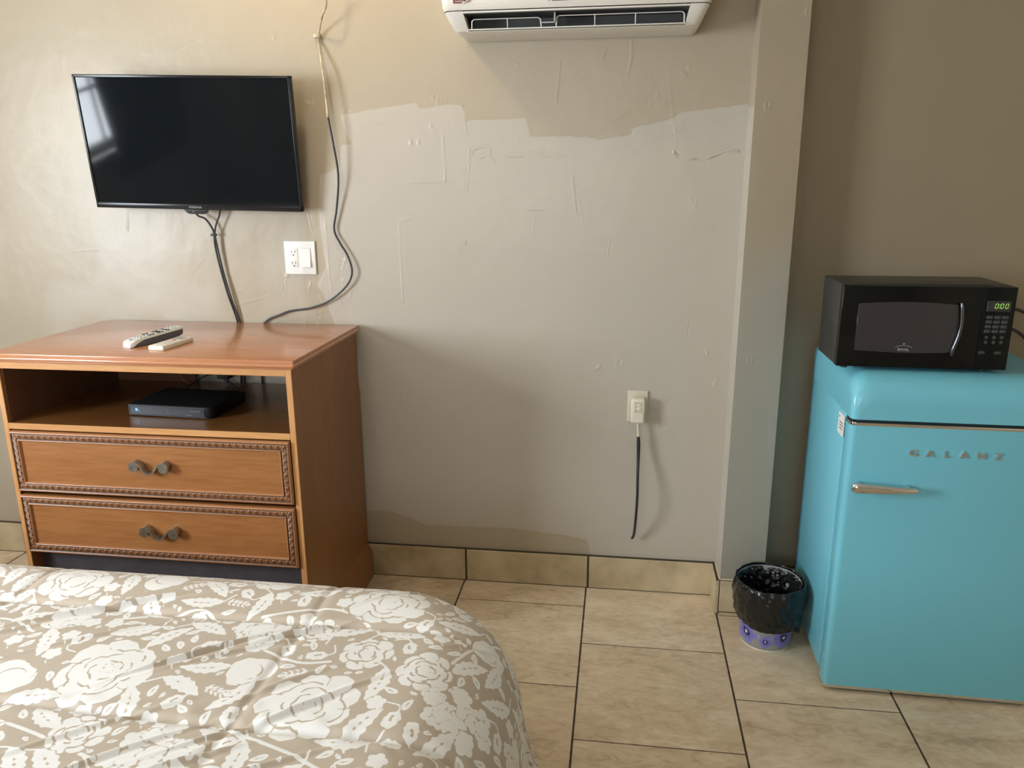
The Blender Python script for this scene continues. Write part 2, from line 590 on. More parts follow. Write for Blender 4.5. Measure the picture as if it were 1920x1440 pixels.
# left wall with the window opening that lights the room
WY0, WY1, WZ0, WZ1 = -3.75, -1.80, .93, 2.12
wl = MB()
wl.box(XL - .14, XL, YR, WY0, 0, ZC)
wl.box(XL - .14, XL, WY1, .02, 0, ZC)
wl.box(XL - .14, XL, WY0, WY1, 0, WZ0)
wl.box(XL - .14, XL, WY0, WY1, WZ1, ZC)
struct('wall_left', wl, M_wallplain)
M_winframe = mat('window_white_paint', (.75, .75, .72), .4)
wf = MB()
for a, b_ in ((WY0, WY0 + .05), (WY1 - .05, WY1)):
    wf.box(XL - .11, XL - .05, a, b_, WZ0, WZ1, .004)
for a, b_ in ((WZ0, WZ0 + .05), (WZ1 - .05, WZ1)):
    wf.box(XL - .11, XL - .05, WY0, WY1, a, b_, .004)
wf.box(XL - .095, XL - .065, -2.48, -2.45, WZ0, WZ1)
for k in (1, 2):
    z = WZ0 + (WZ1 - WZ0) * k / 3
    wf.box(XL - .095, XL - .065, WY0, WY1, z - .012, z + .012)
for yy in (-3.02, -2.12):
    wf.box(XL - .09, XL - .07, yy - .01, yy + .01, WZ0, WZ1)
wf.box(XL - .02, XL + .05, WY0 - .04, WY1 + .04, WZ0 - .035, WZ0, .006)
struct('window_1', wf, M_winframe)
# unseen second window, added behind the camera to balance the light on the wall
RX0, RX1, RZ0, RZ1 = -1.55, -.35, 1.15, 2.15
w2f = MB()
w2f.box(RX0 - .05, RX0, YR - .02, YR + .03, RZ0 - .05, RZ1 + .05, .004).box(RX1, RX1 + .05, YR - .02, YR + .03, RZ0 - .05, RZ1 + .05, .004)
w2f.box(RX0, RX1, YR - .02, YR + .03, RZ0 - .05, RZ0, .004).box(RX0, RX1, YR - .02, YR + .03, RZ1, RZ1 + .05, .004)
w2f.box((RX0 + RX1) / 2 - .02, (RX0 + RX1) / 2 + .02, YR - .02, YR + .02, RZ0, RZ1, .003)
struct('added_rear_window', w2f, M_winframe)

# tiled skirting
def skirting_material():
    m = bpy.data.materials.new('skirting_tile')
    m.use_nodes = True
    nt = m.node_tree
    b = nt.nodes['Principled BSDF']
    tc = N(nt, 'ShaderNodeTexCoord')
    n1 = N(nt, 'ShaderNodeTexNoise')
    n1.inputs['Scale'].default_value = 6
    n1.inputs['Detail'].default_value = 8
    n1.inputs['Roughness'].default_value = .6
    nt.links.new(tc.outputs['Object'], n1.inputs['Vector'])
    r = N(nt, 'ShaderNodeValToRGB')
    e = r.color_ramp.elements
    e[0].position, e[0].color = .33, (.37, .285, .165, 1)
    e[1].position, e[1].color = .66, (.60, .505, .335, 1)
    nt.links.new(n1.outputs['Fac'], r.inputs['Fac'])
    nt.links.new(r.outputs['Color'], b.inputs['Base Color'])
    b.inputs['Roughness'].default_value = .5
    return m
M_skirt = skirting_material()
M_grout = mat('dark_grout', (.055, .038, .024), .9)
HB, TB = .131, .012
def skirting(name, segs, groove=True):
    mb, gm = MB(), MB()
    for (x0, x1, y0, y1) in segs:
        mb.box(x0, x1, y0, y1, .003, HB - .003, .0015, 1)
    return mb
js = [X1 + .006 + k * TW for k in range(-8, 2)]
segs = []
e = [XL] + [j for j in js if j < .36] + [.372]
for a, b_ in zip(e[:-1], e[1:]):
    segs.append((a + .0035, b_ - .0035, -TB, -.002))
e2 = [.53, .83, 1.29, 1.75, XR]
for a, b_ in zip(e2[:-1], e2[1:]):
    segs.append((a + .0035, b_ - .0035, -TB, -.002))
sk = skirting('b', segs)
o = struct('baseboard_back', sk, M_skirt)
g = MB().box(XL, .372, -TB + .0025, 0, 0, HB).box(.53, XR, -TB + .0025, 0, 0, HB)
o = struct('trim_1', g, M_grout)   # grout bed behind and between the skirting tiles

# boxed-in column
CY = -.1257
cb = MB()
b = bmesh.new()
zz0, zz1 = 0.0, ZC
vs = [(.373, 0, zz0), (.5196, 0, zz0), (.5196, CY, zz0), (.373, CY, zz0), (.3835, 0, zz1), (.5196, 0, zz1), (.5196, CY, zz1), (.3835, CY, zz1)]
# subdivide vertically so the repaint line and the screw dimples can sit on it
def column():
    nz, nper = 420, 60
    per = [(.373, .02), (.373, CY), (.5196, CY), (.5196, .02)]
    zs = np.linspace(0, ZC, nz)
    pts = []
    for i in range(3):
        n = 60 if i == 1 else 24
        for t in np.linspace(0, 1, n, endpoint=(i == 2)):
            pts.append((per[i][0] * (1 - t) + per[i + 1][0] * t, per[i][1] * (1 - t) + per[i + 1][1] * t, i))
    PX = np.array(pts)
    X = np.repeat(PX[None, :, 0], nz, 0)
    Y = np.repeat(PX[None, :, 1], nz, 0)
    F = np.repeat(PX[None, :, 2], nz, 0)
    Z = np.repeat(zs[:, None], len(pts), 1)
    X = X + (.5196 - X) / (.5196 - .373) * .0105 * Z / ZC
    h = .0008 * smooth_noise(X * 3 + Y, Z, .2, 31)
    for sx, sz in ((.418, 1.683), (.42, .907), (.42, .448), (.513, 1.937)):
        d = np.hypot(X - sx, Z - sz)
        h = h + (F == 1) * (.0016 * np.exp(-((d - .008) / .003) ** 2) - .001 * np.exp(-(d / .004) ** 2))
    inner = (F == 1) & (np.abs(X - .373) > .004)
    Y = np.where(inner, Y - h, Y)
    line = 1.685 + .01 * smooth_noise(X * 2 + Y * 2, Z * 0, .05, 3)
    paint = np.where(F == 0, np.clip(.5 + (line - Z) / .012, .25, 1), 0.3 + 0 * Z)
    # front face blends softly from its upper tone to a greyer one lower down
    paint = np.where(F == 1, np.clip(.5 + (1.25 - Z + .25 * smooth_noise(X, Z, .15, 8)) / 1.4, .42, .58), paint)
    P = np.stack([X, Y, Z], -1)
    M_col = attr_mix_material('column_front_tone', 'paint', (.315, .262, .183), (.310, .292, .240), .42, .42, .58, .05, bump=[(14, .25, .006), (260, .14, .0012)], spec=.45)  # darker tone for the front and right faces; left face keeps the wall colours
    o = grid_mesh('wall_column', P, M_wall, {'paint': paint})
    o.data.materials.append(M_col)
    for pg in o.data.polygons:
        if pg.center.y < -.1 and pg.center.x > .388 or pg.normal.x > .5 or abs(pg.normal.y) > .8:
            pg.material_index = 1
    o.data.flip_normals() if False else None
    bm_ = bmesh.new()
    bm_.from_mesh(o.data)
    bmesh.ops.recalc_face_normals(bm_, faces=bm_.faces)
    # outward check on the front face
    f = min(bm_.faces, key=lambda f: f.calc_center_median().y)
    if f.normal.y > 0:
        bmesh.ops.reverse_faces(bm_, faces=bm_.faces)
    bm_.to_mesh(o.data)
    bm_.free()
    o.data.set_sharp_from_angle(angle=math.radians(40))
    o['kind'] = 'structure'
column()
cs = MB()
cs.box(.3575, .3705, CY - TB, -.014, .003, HB - .003, .0015, 1)
cs.box(.3735, .522, CY - TB - .001, CY - .002, .012, HB - .003, .0015, 1)
cs.box(.374, .522, CY - TB - .004, CY - TB + .002, 0, .009, .001, 1)
struct('baseboard_column', cs, M_skirt)
struct('trim_2', MB().box(.3600, .3730, CY - TB + .003, -.012, 0, HB - .001).box(.3725, .5215, CY - TB + .003, CY - .001, 0, HB - .001), M_grout)
# ragged plaster lip above the column skirting
struct('trim_3', MB().tube([(.371, -.012, HB + .004), (.371, -.06, HB + .002), (.372, CY - .006, HB + .001)], .004, 8).tube([(.373, CY - .005, HB), (.42, CY - .006, HB + .002), (.47, CY - .004, HB), (.5196, CY - .005, HB + .001)], .0035, 8), M_wallplain)

# ------------------------------------------------------------------ dresser
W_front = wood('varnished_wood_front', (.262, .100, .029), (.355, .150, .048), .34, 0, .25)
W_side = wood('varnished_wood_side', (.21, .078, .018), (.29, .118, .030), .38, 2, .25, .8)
W_top = wood('varnished_wood_top_lit', (.42, .165, .070), (.51, .225, .105), .26, 0, .45, .8)  # reddish top; its colour is lightened to carry the wall's gloss reflection
W_edge = wood('pale_wood_edging', (.50, .235, .080), (.60, .315, .120), .4, 2, .2)
W_edgeh = wood('pale_wood_edging_level', (.47, .215, .070), (.58, .30, .110), .4, 0, .2)
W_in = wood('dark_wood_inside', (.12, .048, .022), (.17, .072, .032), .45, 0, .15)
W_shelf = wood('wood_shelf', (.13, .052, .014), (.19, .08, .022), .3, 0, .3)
W_frame = attr_mix_material('carved_wood', 'relief', (.060, .024, .010), (.40, .175, .072), .30, .10, .80, .05, spec=.5)
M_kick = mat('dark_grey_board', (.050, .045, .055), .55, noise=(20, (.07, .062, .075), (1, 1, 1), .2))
M_pewter = mat('antique_pewter', (.30, .28, .24), .32, metal=.9, noise=(60, (.46, .43, .37), (1, 1, 1), .2))
DX0, DX1, DYF, DYB, DZ = -1.889, -.912, -.594, -.0150, .9788
dr = thing('dresser', 'orange-brown wooden dresser with an open shelf over two carved-frame drawers', 'dresser', ((DX0 + DX1) / 2, (DYF + DYB) / 2, 0))
# top with moulded edge
def slab(z0, z1, ins, bev, seg=3):
    b = bmesh.new()
    c = .022
    x0, x1, y0, y1 = DX0 + ins, DX1 - ins, DYF + ins, DYB
    pl = [(x0, y0), (x1, y0), (x1, y1), (x0 + c, y1), (x0, y1 - c)]
    vv = [b.verts.new((x, y, z0)) for x, y in pl]
    f = b.faces.new(vv)
    r = bmesh.ops.extrude_face_region(b, geom=[f])
    for q in r['geom']:
        if isinstance(q, bmesh.types.BMVert):
            q.co.z = z1
    bmesh.ops.recalc_face_normals(b, faces=b.faces)
    bmesh.ops.bevel(b, geom=list(b.edges), offset=bev, segments=seg, affect='EDGES', profile=.5)
    return b
mb = MB()
mb.bm(slab(.9665, DZ, .002, .0022))
mb.bm(slab(.9560, .9690, .000, .0055, 4))
mb.bm(slab(.9500, .9580, .008, .0030, 3))
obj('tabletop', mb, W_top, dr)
SY = -.583   # front plane of the case
for s, (x0, x1) in enumerate(((-1.873, -1.8565), (-.9445, -.926))):
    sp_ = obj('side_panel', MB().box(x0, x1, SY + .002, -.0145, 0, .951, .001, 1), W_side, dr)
    obj('edge_band', MB().box(x0 + .0002, x1 - .0002, SY - .0005, SY + .003, 0, .951, .0008, 1), W_edge, sp_, 'pale edging along the front of the side')
x0, x1 = -1.8565, -.9445
ap = obj('top_rail', MB().box(x0, x1, SY + .001, SY + .02, .930, .951, .001, 1), W_edgeh, dr)
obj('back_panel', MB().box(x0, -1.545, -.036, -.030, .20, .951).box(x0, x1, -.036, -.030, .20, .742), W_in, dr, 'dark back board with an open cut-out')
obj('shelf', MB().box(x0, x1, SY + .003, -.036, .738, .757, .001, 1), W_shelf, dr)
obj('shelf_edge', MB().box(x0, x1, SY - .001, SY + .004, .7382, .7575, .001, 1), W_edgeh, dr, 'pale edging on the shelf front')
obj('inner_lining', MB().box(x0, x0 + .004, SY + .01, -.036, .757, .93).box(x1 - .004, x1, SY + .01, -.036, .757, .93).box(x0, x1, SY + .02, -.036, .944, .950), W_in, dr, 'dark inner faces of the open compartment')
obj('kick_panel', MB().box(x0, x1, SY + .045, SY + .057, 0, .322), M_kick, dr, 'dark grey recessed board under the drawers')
# moulded plinth on the right flank, seen behind the bed corner
pf = [(0, 0), (.019, 0), (.021, .012), (.021, .098), (.017, .112), (.010, .120), (.006, .133), (0, .140)]
mb = MB()
vs, fs = [], []
ys = [SY + .10, -.024]
for y in ys:
    for (px, pz) in pf:
        vs.append((-.926 + px, y, pz))
n = len(pf)
for k in range(n):
    fs.append((k, (k + 1) % n, n + (k + 1) % n, n + k))
fs += [tuple(range(n)), tuple(range(n, 2 * n))]
mb.add(vs, fs)
obj('plinth', mb, W_side, dr, 'moulded plinth low on the right side', angle=25)

def carved_frame(x0, x1, z0, z1, y):
    """moulding with an outer step, a carved acanthus band and an inner bead, mitred round the drawer"""
    nu = 1.0
    wv = np.array([0, .0015, .004, .0065, .0085] + list(np.linspace(.0095, .0255, 15)) + [.0265, .028, .030, .032, .0335])
    prof = np.array([.0, .006, .0085, .0092, .0070] + [.0050] * 15 + [.0065, .0085, .0085, .0060, 0.0])
    W = .0335
    sides = [((x0, z1), (x1, z1), (0, -1)), ((x0, z0), (x1, z0), (0, 1)), ((x0, z0), (x0, z1), (1, 0)), ((x1, z0), (x1, z1), (-1, 0))]
    Ps, As = [], []
    for si, (a, b_, nrm) in enumerate(sides):
        L = math.hypot(b_[0] - a[0], b_[1] - a[1])
        m_ = int(L / .0013)
        t = np.linspace(0, 1, m_)
        T, V = np.meshgrid(t, wv, indexing='ij')
        ins = V
        s = T * (L - 2 * ins) + ins
        dx, dz = (b_[0] - a[0]) / L, (b_[1] - a[1]) / L
        X = a[0] + dx * s + nrm[0] * V
        Z = a[1] + dz * s + nrm[1] * V
        band = (V > .009) & (V < .026)
        vv = np.clip((V - .0175) / .0085, -1, 1)
        per = .0215
        ph = 2 * PI * (s - L / 2) / per
        sgn = -1 if si == 0 else 1
        lobe = np.clip(.5 + .5 * np.cos(ph + 1.6 * vv * sgn), 0, 1) ** .8
        ribs = .5 + .5 * np.cos(5 * ph + 3.2 * vv * sgn)
        curl = np.exp(-(((((ph + .8) / PI) % 2) - 1) / .28) ** 2 - ((vv * sgn - .45) / .3) ** 2)
        env = 1 - np.abs(vv) ** 4
        hh = band * env * (.0032 * lobe * (.35 + .65 * ribs) + .0040 * curl + .0012 * ribs * (1 - lobe))
        Y = y - (np.interp(V, wv, prof) + hh)
        rel = np.where(band, np.clip(hh / .0040, 0, 1), .72)
        rel = np.where((V > .0075) & (V < .0095) | (V > .0255) & (V < .0268), .15, rel)
        Ps.append(np.stack([X, Y, Z], -1))
        As.append(rel)
    return Ps, As

def make_drawer(z0, z1, hx, hz):
    xa, xb = -1.8545, -.9465
    body = obj('drawer', MB().box(xa + .002, xb - .002, SY - .004, SY + .014, z0 + .001, z1 - .001, .001, 1).box(xa + .02, xb - .02, SY + .012, -.08, z0 + .012, z1 - .02), W_front, dr)
    Ps, As = carved_frame(xa, xb, z0, z1, SY - .003)
    meshes = []
    for P, A in zip(Ps, As):
        meshes.append(grid_mesh('drawer_frame', P, W_frame, {'relief': A}))
    # join the four sides into one part mesh
    V, F, R = [], [], []
    for q in meshes:
        o_ = len(V)
        V += [v.co.copy() for v in q.data.vertices]
        F += [tuple(i + o_ for i in p.vertices) for p in q.data.polygons]
        vals = np.zeros(len(q.data.vertices), np.float32)
        q.data.attributes['relief'].data.foreach_get('value', vals)
        R.append(vals)
    for q in meshes:
        d_ = q.data
        bpy.data.objects.remove(q)
        bpy.data.meshes.remove(d_)
    me = bpy.data.meshes.new('drawer_frame')
    Mi = LOCALM[dr.name].inverted()
    me.from_pydata([tuple(Mi @ v) for v in V], [], F)
    at = me.attributes.new('relief', 'FLOAT', 'POINT')
    at.data.foreach_set('value', np.concatenate(R))
    me.materials.append(W_frame)
    me.polygons.foreach_set('use_smooth', [True] * len(me.polygons))
    me.update()
    fo = bpy.data.objects.new('drawer_frame', me)
    COL.objects.link(fo)
    fo.parent = body
    fo['label'] = 'carved leaf moulding round the drawer front'
    # handle: scrolled strap
    hm = MB()
    yb, yt = SY - .006, SY - .028
    R0 = .0158
    def spiral(cx, sgn, turns=2.2):
        out = []
        n_ = 60
        for i in range(n_ + 1):
            t = i / n_
            r = .002 + (R0 - .002) * t
            a = PI / 2 - sgn * (1 - t) * turns * 2 * PI
            out.append((cx + r * math.cos(a), r * math.sin(a)))
        return out
    lp = spiral(-.0470, -1)          # ends at top of the left scroll
    rp = spiral(.0470, 1)[::-1]
    mid = []
    K = [(-.0470, R0), (-.036, .0115), (-.026, .001), (-.016, -.0150), (-.004, -.0210), (.008, -.0180), (.020, -.006), (.032, .0075), (.0470, R0)]
    kp, _ = spline([Vector((a, 0, c)) for a, c in K], 6, 0)
    mid = [(q.x, q.z) for q in kp][1:-1]
    path = lp + mid + rp
    nP = len(path)
    vs, fs = [], []
    th = .0030
    cw = [(-1, -1), (-.6, -.75), (-.5, -1), (-.1, -.75), (.1, -.75), (.5, -1), (.6, -.75), (1, -1), (1, 1), (-1, 1)]
    for i, (px, pz) in enumerate(path):
        a = path[max(i - 1, 0)]
        c = path[min(i + 1, nP - 1)]
        tx, tz = c[0] - a[0], c[1] - a[1]
        l = math.hypot(tx, tz) or 1
        nx, nz = -tz / l, tx / l
        mw = 1.0
        for (wy, wn) in cw:
            vs.append((hx + px - nx * wn * th * .9, (yb + yt) / 2 + wy * (yb - yt) / 2, hz + pz - nz * wn * th * .9))
    c_ = len(cw)
    for i in range(nP - 1):
        for k in range(c_):
            fs.append((i * c_ + k, i * c_ + (k + 1) % c_, (i + 1) * c_ + (k + 1) % c_, (i + 1) * c_ + k))
    fs += [tuple(range(c_)), tuple((nP - 1) * c_ + k for k in range(c_))]
    hm.add(vs, fs)
    for cx in (-.047, .047):
        hm.cyl((hx + cx, SY - .0245, hz), (0, 1, 0), R0 * .90, .0145, 28)
        hm.cyl((hx + cx, SY - .010, hz), (0, 1, 0), .006, .012, 12)
        hm.tube([(hx + cx, SY - .0285, hz), (hx + cx, SY - .023, hz)], [.002, .0035], 10)
    obj('handle', hm, M_pewter, body, 'dark pewter handle with a scroll at each end', angle=50)
    return body
make_drawer(.5355, .7345, -1.392, .640)
make_drawer(.3270, .5230, -1.386, .4255)

# ------------------------------------------------------------------ television
M_blackgloss = mat('black_gloss_plastic', (.008, .008, .009), .22, spec=.28)
M_screen = mat('dark_screen', (.006, .008, .010), .05, spec=.20)
M_blackmat = mat('black_matt_plastic', (.012, .012, .013), .5)
M_silvertext = mat('silver_print', (.35, .36, .37), .4)
M_led = mat('power_light', (.2, .05, .05), .4, emit=(.5, .12, .12), estr=.6)
TVR = (-.137, 0, .045)
Rtv = Matrix.Rotation(.045, 4, 'Z') @ Matrix.Rotation(.137, 4, 'X') @ Matrix.Rotation(.024, 4, 'Y')
tvt = (-1.433, -.105, 1.593)
tv = bpy.data.objects.new('television', None)
COL.objects.link(tv)
tv.location = tvt
tv.rotation_euler = Rtv.to_euler()
LOCALM['television'] = Matrix.Translation(tvt) @ Rtv
tag(tv, 'black flat-screen television tilted forward on the wall above the dresser', 'television')
W2, H2 = .366, .215
bz = MB()
fr = .0095
fb = .0185
yf_ = 0.0
bz.box(-W2, W2, yf_, .022, H2 - fr, H2, .0022, 3)
bz.box(-W2, W2, yf_, .022, -H2, -H2 + fb, .0022, 3)
bz.box(-W2, -W2 + fr, yf_, .022, -H2, H2, .0022, 3)
bz.box(W2 - fr, W2, yf_, .022, -H2, H2, .0022, 3)
obj('bezel', bz, M_blackgloss, tv, None, local=True)
obj('screen', MB().box(-W2 + .006, W2 - .006, .003, .008, -H2 + .010, H2 - .006), M_screen, tv, 'dark reflective screen', local=True)
bk = MB().box(-W2 + .002, W2 - .002, .010, .030, -H2 + .002, H2 - .002, .004).box(-.25, .25, .028, .055, -.16, .10, .012, 3)
obj('rear_housing', bk, M_blackmat, tv, local=True)
sn = MB().prism([(-.060, -H2 + .004), (.036, -H2 + .004), (.020, -H2 - .0135), (.016, -H2 - .0155), (-.036, -H2 - .0155), (-.044, -H2 - .0125)], .002, .020, .0015)
s_ = obj('sensor_tab', sn, M_blackmat, tv, local=True)
obj('indicator', MB().cyl((-.022, .0025, -H2 - .007), (0, -1, 0), .0022, .001, 12), M_led, s_, local=True)
obj('lettering', text_mb('INSIGNIA', .0100, .0002, (-.011, yf_ - .0003, -H2 + .008), spacing=1.05, sx=1.05), M_silvertext, tv, 'small grey maker lettering', local=True)
mt = MB().box(-.10, .10, .050, .062, -.10, .10, .003)
obj('mounting_plate', mt, M_blackmat, tv, local=True)
wb = MB().box(-1.50, -1.36, -.012, .0, 1.50, 1.70, .003).box(-1.455, -1.405, -.075, -.005, 1.54, 1.66, .004)
obj('wall_bracket', wb, M_blackmat, tv)

# ------------------------------------------------------------------ cables
M_cable = mat('black_cable', (.022, .022, .024), .42)
M_paintcable = mat('painted_cable', (.60, .50, .35), .55, noise=(40, (.35, .29, .2), (1, 1, 1), .12))
def wall_cable(name, pts, r, m, label, cat, group=None, parent=None):
    return
cr = [(-.967,2.039),(-.984,1.992),(-1.001,1.931),(-.999,1.879),(-.992,1.797),(-.986,1.679),(-.973,1.594),(-.962,1.489),(-.975,1.383),(-.989,1.311),(-.971,1.265),(-.945,1.219),(-.933,1.164),(-.955,1.116),(-1.017,1.064),(-1.089,1.035),(-1.17,1.022),(-1.212,1.007)]
yo = [.085,.055,.010,.020,.040,.045,.040,.028,.016,.012,.014,.016,.020,.018,.014,.012,.010,.012]
def lift(x, z, y):
    # keep the same sight line while standing off the wall by y
    t = (2.654 - y) / 2.654
    return (x * t, -y, 1.476 + (z - 1.476) * t)
P3 = [lift(x, z, y) for (x, z), y in zip(cr, yo)]
top = [(-.93, -.12, 2.16), (-.945, -.13, 2.30), (-.95, -.10, 2.50), (-.95, -.02, ZC - .002)]
k = 5
t = tag(bpy.data.objects.new('wall_cable', None), 'long black cable snaking down the wall right of the television', 'cable')
COL.objects.link(t)
t.location = P3[-1]
LOCALM[t.name] = Matrix.Translation(P3[-1])
low = [(-1.262, -.009, .985), (-1.29, -.007, .93), (-1.30, -.007, .70), (-1.30, -.007, .40)]
obj('cable_jacket', MB().tube(P3[k:] + low, .0036, 10, smooth=5), M_cable, t)
obj('painted_section', MB().tube(top[::-1] + P3[:k + 1], [.0034] * (len(top) + k) + [.0036], 10, smooth=5), M_paintcable, t, 'upper length painted over in wall colour')
obj('cable_clip', MB().box(-1.012, -.990, -.020, 0, 1.925, 1.936, .002).cyl((-.999, -.016, 1.930), (0, -1, 0), .005, .006, 12), M_paintcable, t)

c1 = [(-1.50, .030, 1.42), (-1.492, .030, 1.362), (-1.461, .028, 1.346), (-1.438, .024, 1.312), (-1.434, .022, 1.29), (-1.434, .020, 1.25), (-1.424, .018, 1.18), (-1.404, .016, 1.08), (-1.378, .010, .985), (-1.372, .007, .90), (-1.40, .007, .60)]
c2 = [(-1.395, .030, 1.42), (-1.404, .029, 1.366), (-1.421, .026, 1.33), (-1.430, .024, 1.30), (-1.430, .022, 1.28), (-1.422, .018, 1.22), (-1.411, .016, 1.15), (-1.391, .016, 1.06), (-1.370, .010, .985), (-1.364, .007, .90), (-1.38, .007, .62)]
q = lift(-1.436, 1.29, .024)
tcb = thing('television_cables', 'pair of black cables tied together, hanging from the television to behind the dresser', 'cable', q)
for pts, lab, rr in ((c1, 'thicker cable from the left of the sensor tab', .0034), (c2, 'thinner cable from the right of the sensor tab', .0030)):
    obj('cable', MB().tube([lift(x, z, y) for x, y, z in pts], rr, 10, smooth=5), M_cable, tcb, lab)
obj('cable_tie', MB().box(q[0] - .009, q[0] + .011, q[1] - .006, q[1] + .006, q[2] - .0038, q[2] + .0038, .0015), M_blackmat, tcb)

# ------------------------------------------------------------------ switch / outlet plates
M_whitepl = mat('white_plastic', (.80, .79, .76), .3)
M_slot = mat('dark_slot', (.02, .018, .015), .6)
pl = thing('switch_plate', 'white double wall plate with a socket and rocker switch under the television', 'switch', (-1.116, 0, 1.154))
PX0, PZ0 = -1.1745, 1.154
mb = MB().box(PX0, PX0 + .114, -.0065, .001, PZ0, PZ0 + .116, .0025, 3)
obj('cover_plate', mb, M_whitepl, pl)
rc = obj('socket', MB().box(PX0 + .018, PX0 + .050, -.0085, -.003, PZ0 + .025, PZ0 + .091, .001, 2), M_whitepl, pl)
for zc in (PZ0 + .078, PZ0 + .040):
    hl = MB()
    hl.box(PX0 + .0265, PX0 + .0285, -.0089, -.008, zc - .004, zc + .005)
    hl.box(PX0 + .0395, PX0 + .0415, -.0089, -.008, zc - .003, zc + .005)
    hl.cyl((PX0 + .034, -.0084, zc - .010), (0, -1, 0), .0024, .0006, 12)
    obj('socket_slots', hl, M_slot, rc, 'dark slots of a receptacle')
obj('switch_frame', MB().box(PX0 + .0640, PX0 + .0975, -.0078, -.003, PZ0 + .024, PZ0 + .092, .001), mat('plate_gap', (.45, .44, .42), .5), pl)
rk = MB()
vs = [(PX0 + .0650, -.008, PZ0 + .025), (PX0 + .0965, -.008, PZ0 + .025), (PX0 + .0965, -.008, PZ0 + .091), (PX0 + .0650, -.008, PZ0 + .091),
      (PX0 + .0650, -.0145, PZ0 + .026), (PX0 + .0965, -.0145, PZ0 + .026), (PX0 + .0965, -.0100, PZ0 + .058), (PX0 + .0650, -.0100, PZ0 + .058), (PX0 + .0965, -.0088, PZ0 + .090), (PX0 + .0650, -.0088, PZ0 + .090)]
rk.add(vs, [(0, 1, 2, 3), (4, 5, 6, 7), (7, 6, 8, 9), (0, 1, 5, 4), (3, 2, 8, 9), (0, 4, 7, 9, 3), (1, 5, 6, 8, 2)])
obj('rocker', rk, M_whitepl, pl)
for sx in (.034, .081):
    for sz in (.010, .106):
        obj('screw', MB().cyl((PX0 + sx, -.0062, PZ0 + sz), (0, -1, 0), .0028, .0012, 14), M_whitepl, pl)

M_plate = mat('wall_coloured_plate', (.58, .535, .44), .42)
pl2 = thing('outlet_plate', 'single outlet plate painted in the beige of the wall', 'outlet', (.0725, 0, .651))
obj('cover_plate', MB().box(.0375, .1075, -.007, .001, .651, .765, .003, 3), M_plate, pl2)
obj('screw', MB().cyl((.0725, -.0065, .757), (0, -1, 0), .003, .0015, 12), M_plate, pl2)
M_cream = mat('cream_plastic', (.66, .62, .50), .35)
M_tape = mat('black_tape', (.018, .018, .024), .38, bump=(90, .5, .002))
gp = thing('safety_plug', 'cream two-button safety plug in the low wall outlet, its cord wrapped in black tape', 'plug', (.0745, -.03, .66))
obj('plug_body', MB().box(.0500, .0985, -.046, -.0068, .657, .7455, .008, 4), M_cream, gp)
for dz in (.725, .711):
    obj('button', MB().box(.0665, .0845, -.0485, -.045, dz - .0045, dz + .0045, .0012), M_cream, gp)
obj('button_surround', MB().box(.0640, .0665, -.0468, -.045, .700, .733).box(.0640, .0870, -.0468, -.045, .731, .733).box(.0640, .0870, -.0468, -.045, .700, .702), mat('plug_grey_line', (.38, .36, .30), .5), gp)
obj('label_panel', MB().box(.0565, .0915, -.0466, -.0455, .662, .692, .0004, 1), M_cream, gp)
cordp = [(.0745, -.030, .660), (.0765, -.032, .630), (.0785, -.034, .605)]
obj('cord_stub', MB().tube(cordp, .0042, 10, smooth=4), M_cream, gp, 'short bare cream length of cord')
tp = [(.0785, -.034, .608), (.080, -.036, .580), (.0805, -.040, .540), (.0805, -.055, .48), (.0815, -.066, .40), (.0800, -.062, .33), (.0775, -.045, .27), (.0750, -.030, .232), (.0710, -.027, .221), (.066, -.027, .219)]
obj('taped_cord', MB().tube(tp, [.0052, .0068, .0060, .0050, .0048, .0048, .0048, .0046, .0046, .0044], 10, smooth=5), M_tape, gp, 'black taped length of cord')

# ------------------------------------------------------------------ air conditioner
M_acw = mat('warm_white_plastic', (.74, .71, .64), .35)
M_acdark = mat('air_outlet_dark', (.045, .047, .046), .55)
M_acvane = mat('vane_white', (.80, .79, .73), .35)
M_acin = mat('outlet_grey', (.19, .175, .15), .6)
ACX = -.1540
ac = thing('air_conditioner', 'white wall-mounted air conditioner with open louvres near the ceiling', 'air conditioner', (ACX, -.02, 1.87))
def ac_half(z):
    pts = [(1.862, .346), (1.868, .350), (1.885, .359), (1.905, .369), (1.935, .3795), (1.96, .3885), (2.0, .393), (2.06, .395), (2.10, .395), (2.145, .391), (2.155, .380)]
    return np.interp(z, [p[0] for p in pts], [p[1] for p in pts])
def ac_shell(prof, x_from=None, x_to=None, rc_=.018, nx=2):
    """loft: profile points (y,z) from bottom-back round the front; ends follow ac_half"""
    return prof
front = [(-.005, 1.862), (-.085, 1.862), (-.105, 1.864), (-.118, 1.870)]
lip = [(-.118, 1.870), (-.150, 1.8795), (-.160, 1.888)]
upper = [(-.2000, 1.9520), (-.2090, 1.965), (-.2140, 1.99), (-.2160, 2.03), (-.2150, 2.08), (-.205, 2.12), (-.185, 2.145), (-.16, 2.155), (-.005, 2.157)]
def acz(z):
    # the casing's underside is nearly level, so the lower part is shallow
    return float(np.interp(z, [1.862, 1.870, 1.885, 1.9495, 1.985, 3.0], [1.8995, 1.9003, 1.9045, 1.9525, 1.985, 3.0]))
def acobj(name, mb, m, parent, label=None, angle=35):
    mb.v = [(x, y, acz(z)) for x, y, z in mb.v]
    return obj(name, mb, m, parent, label, angle)
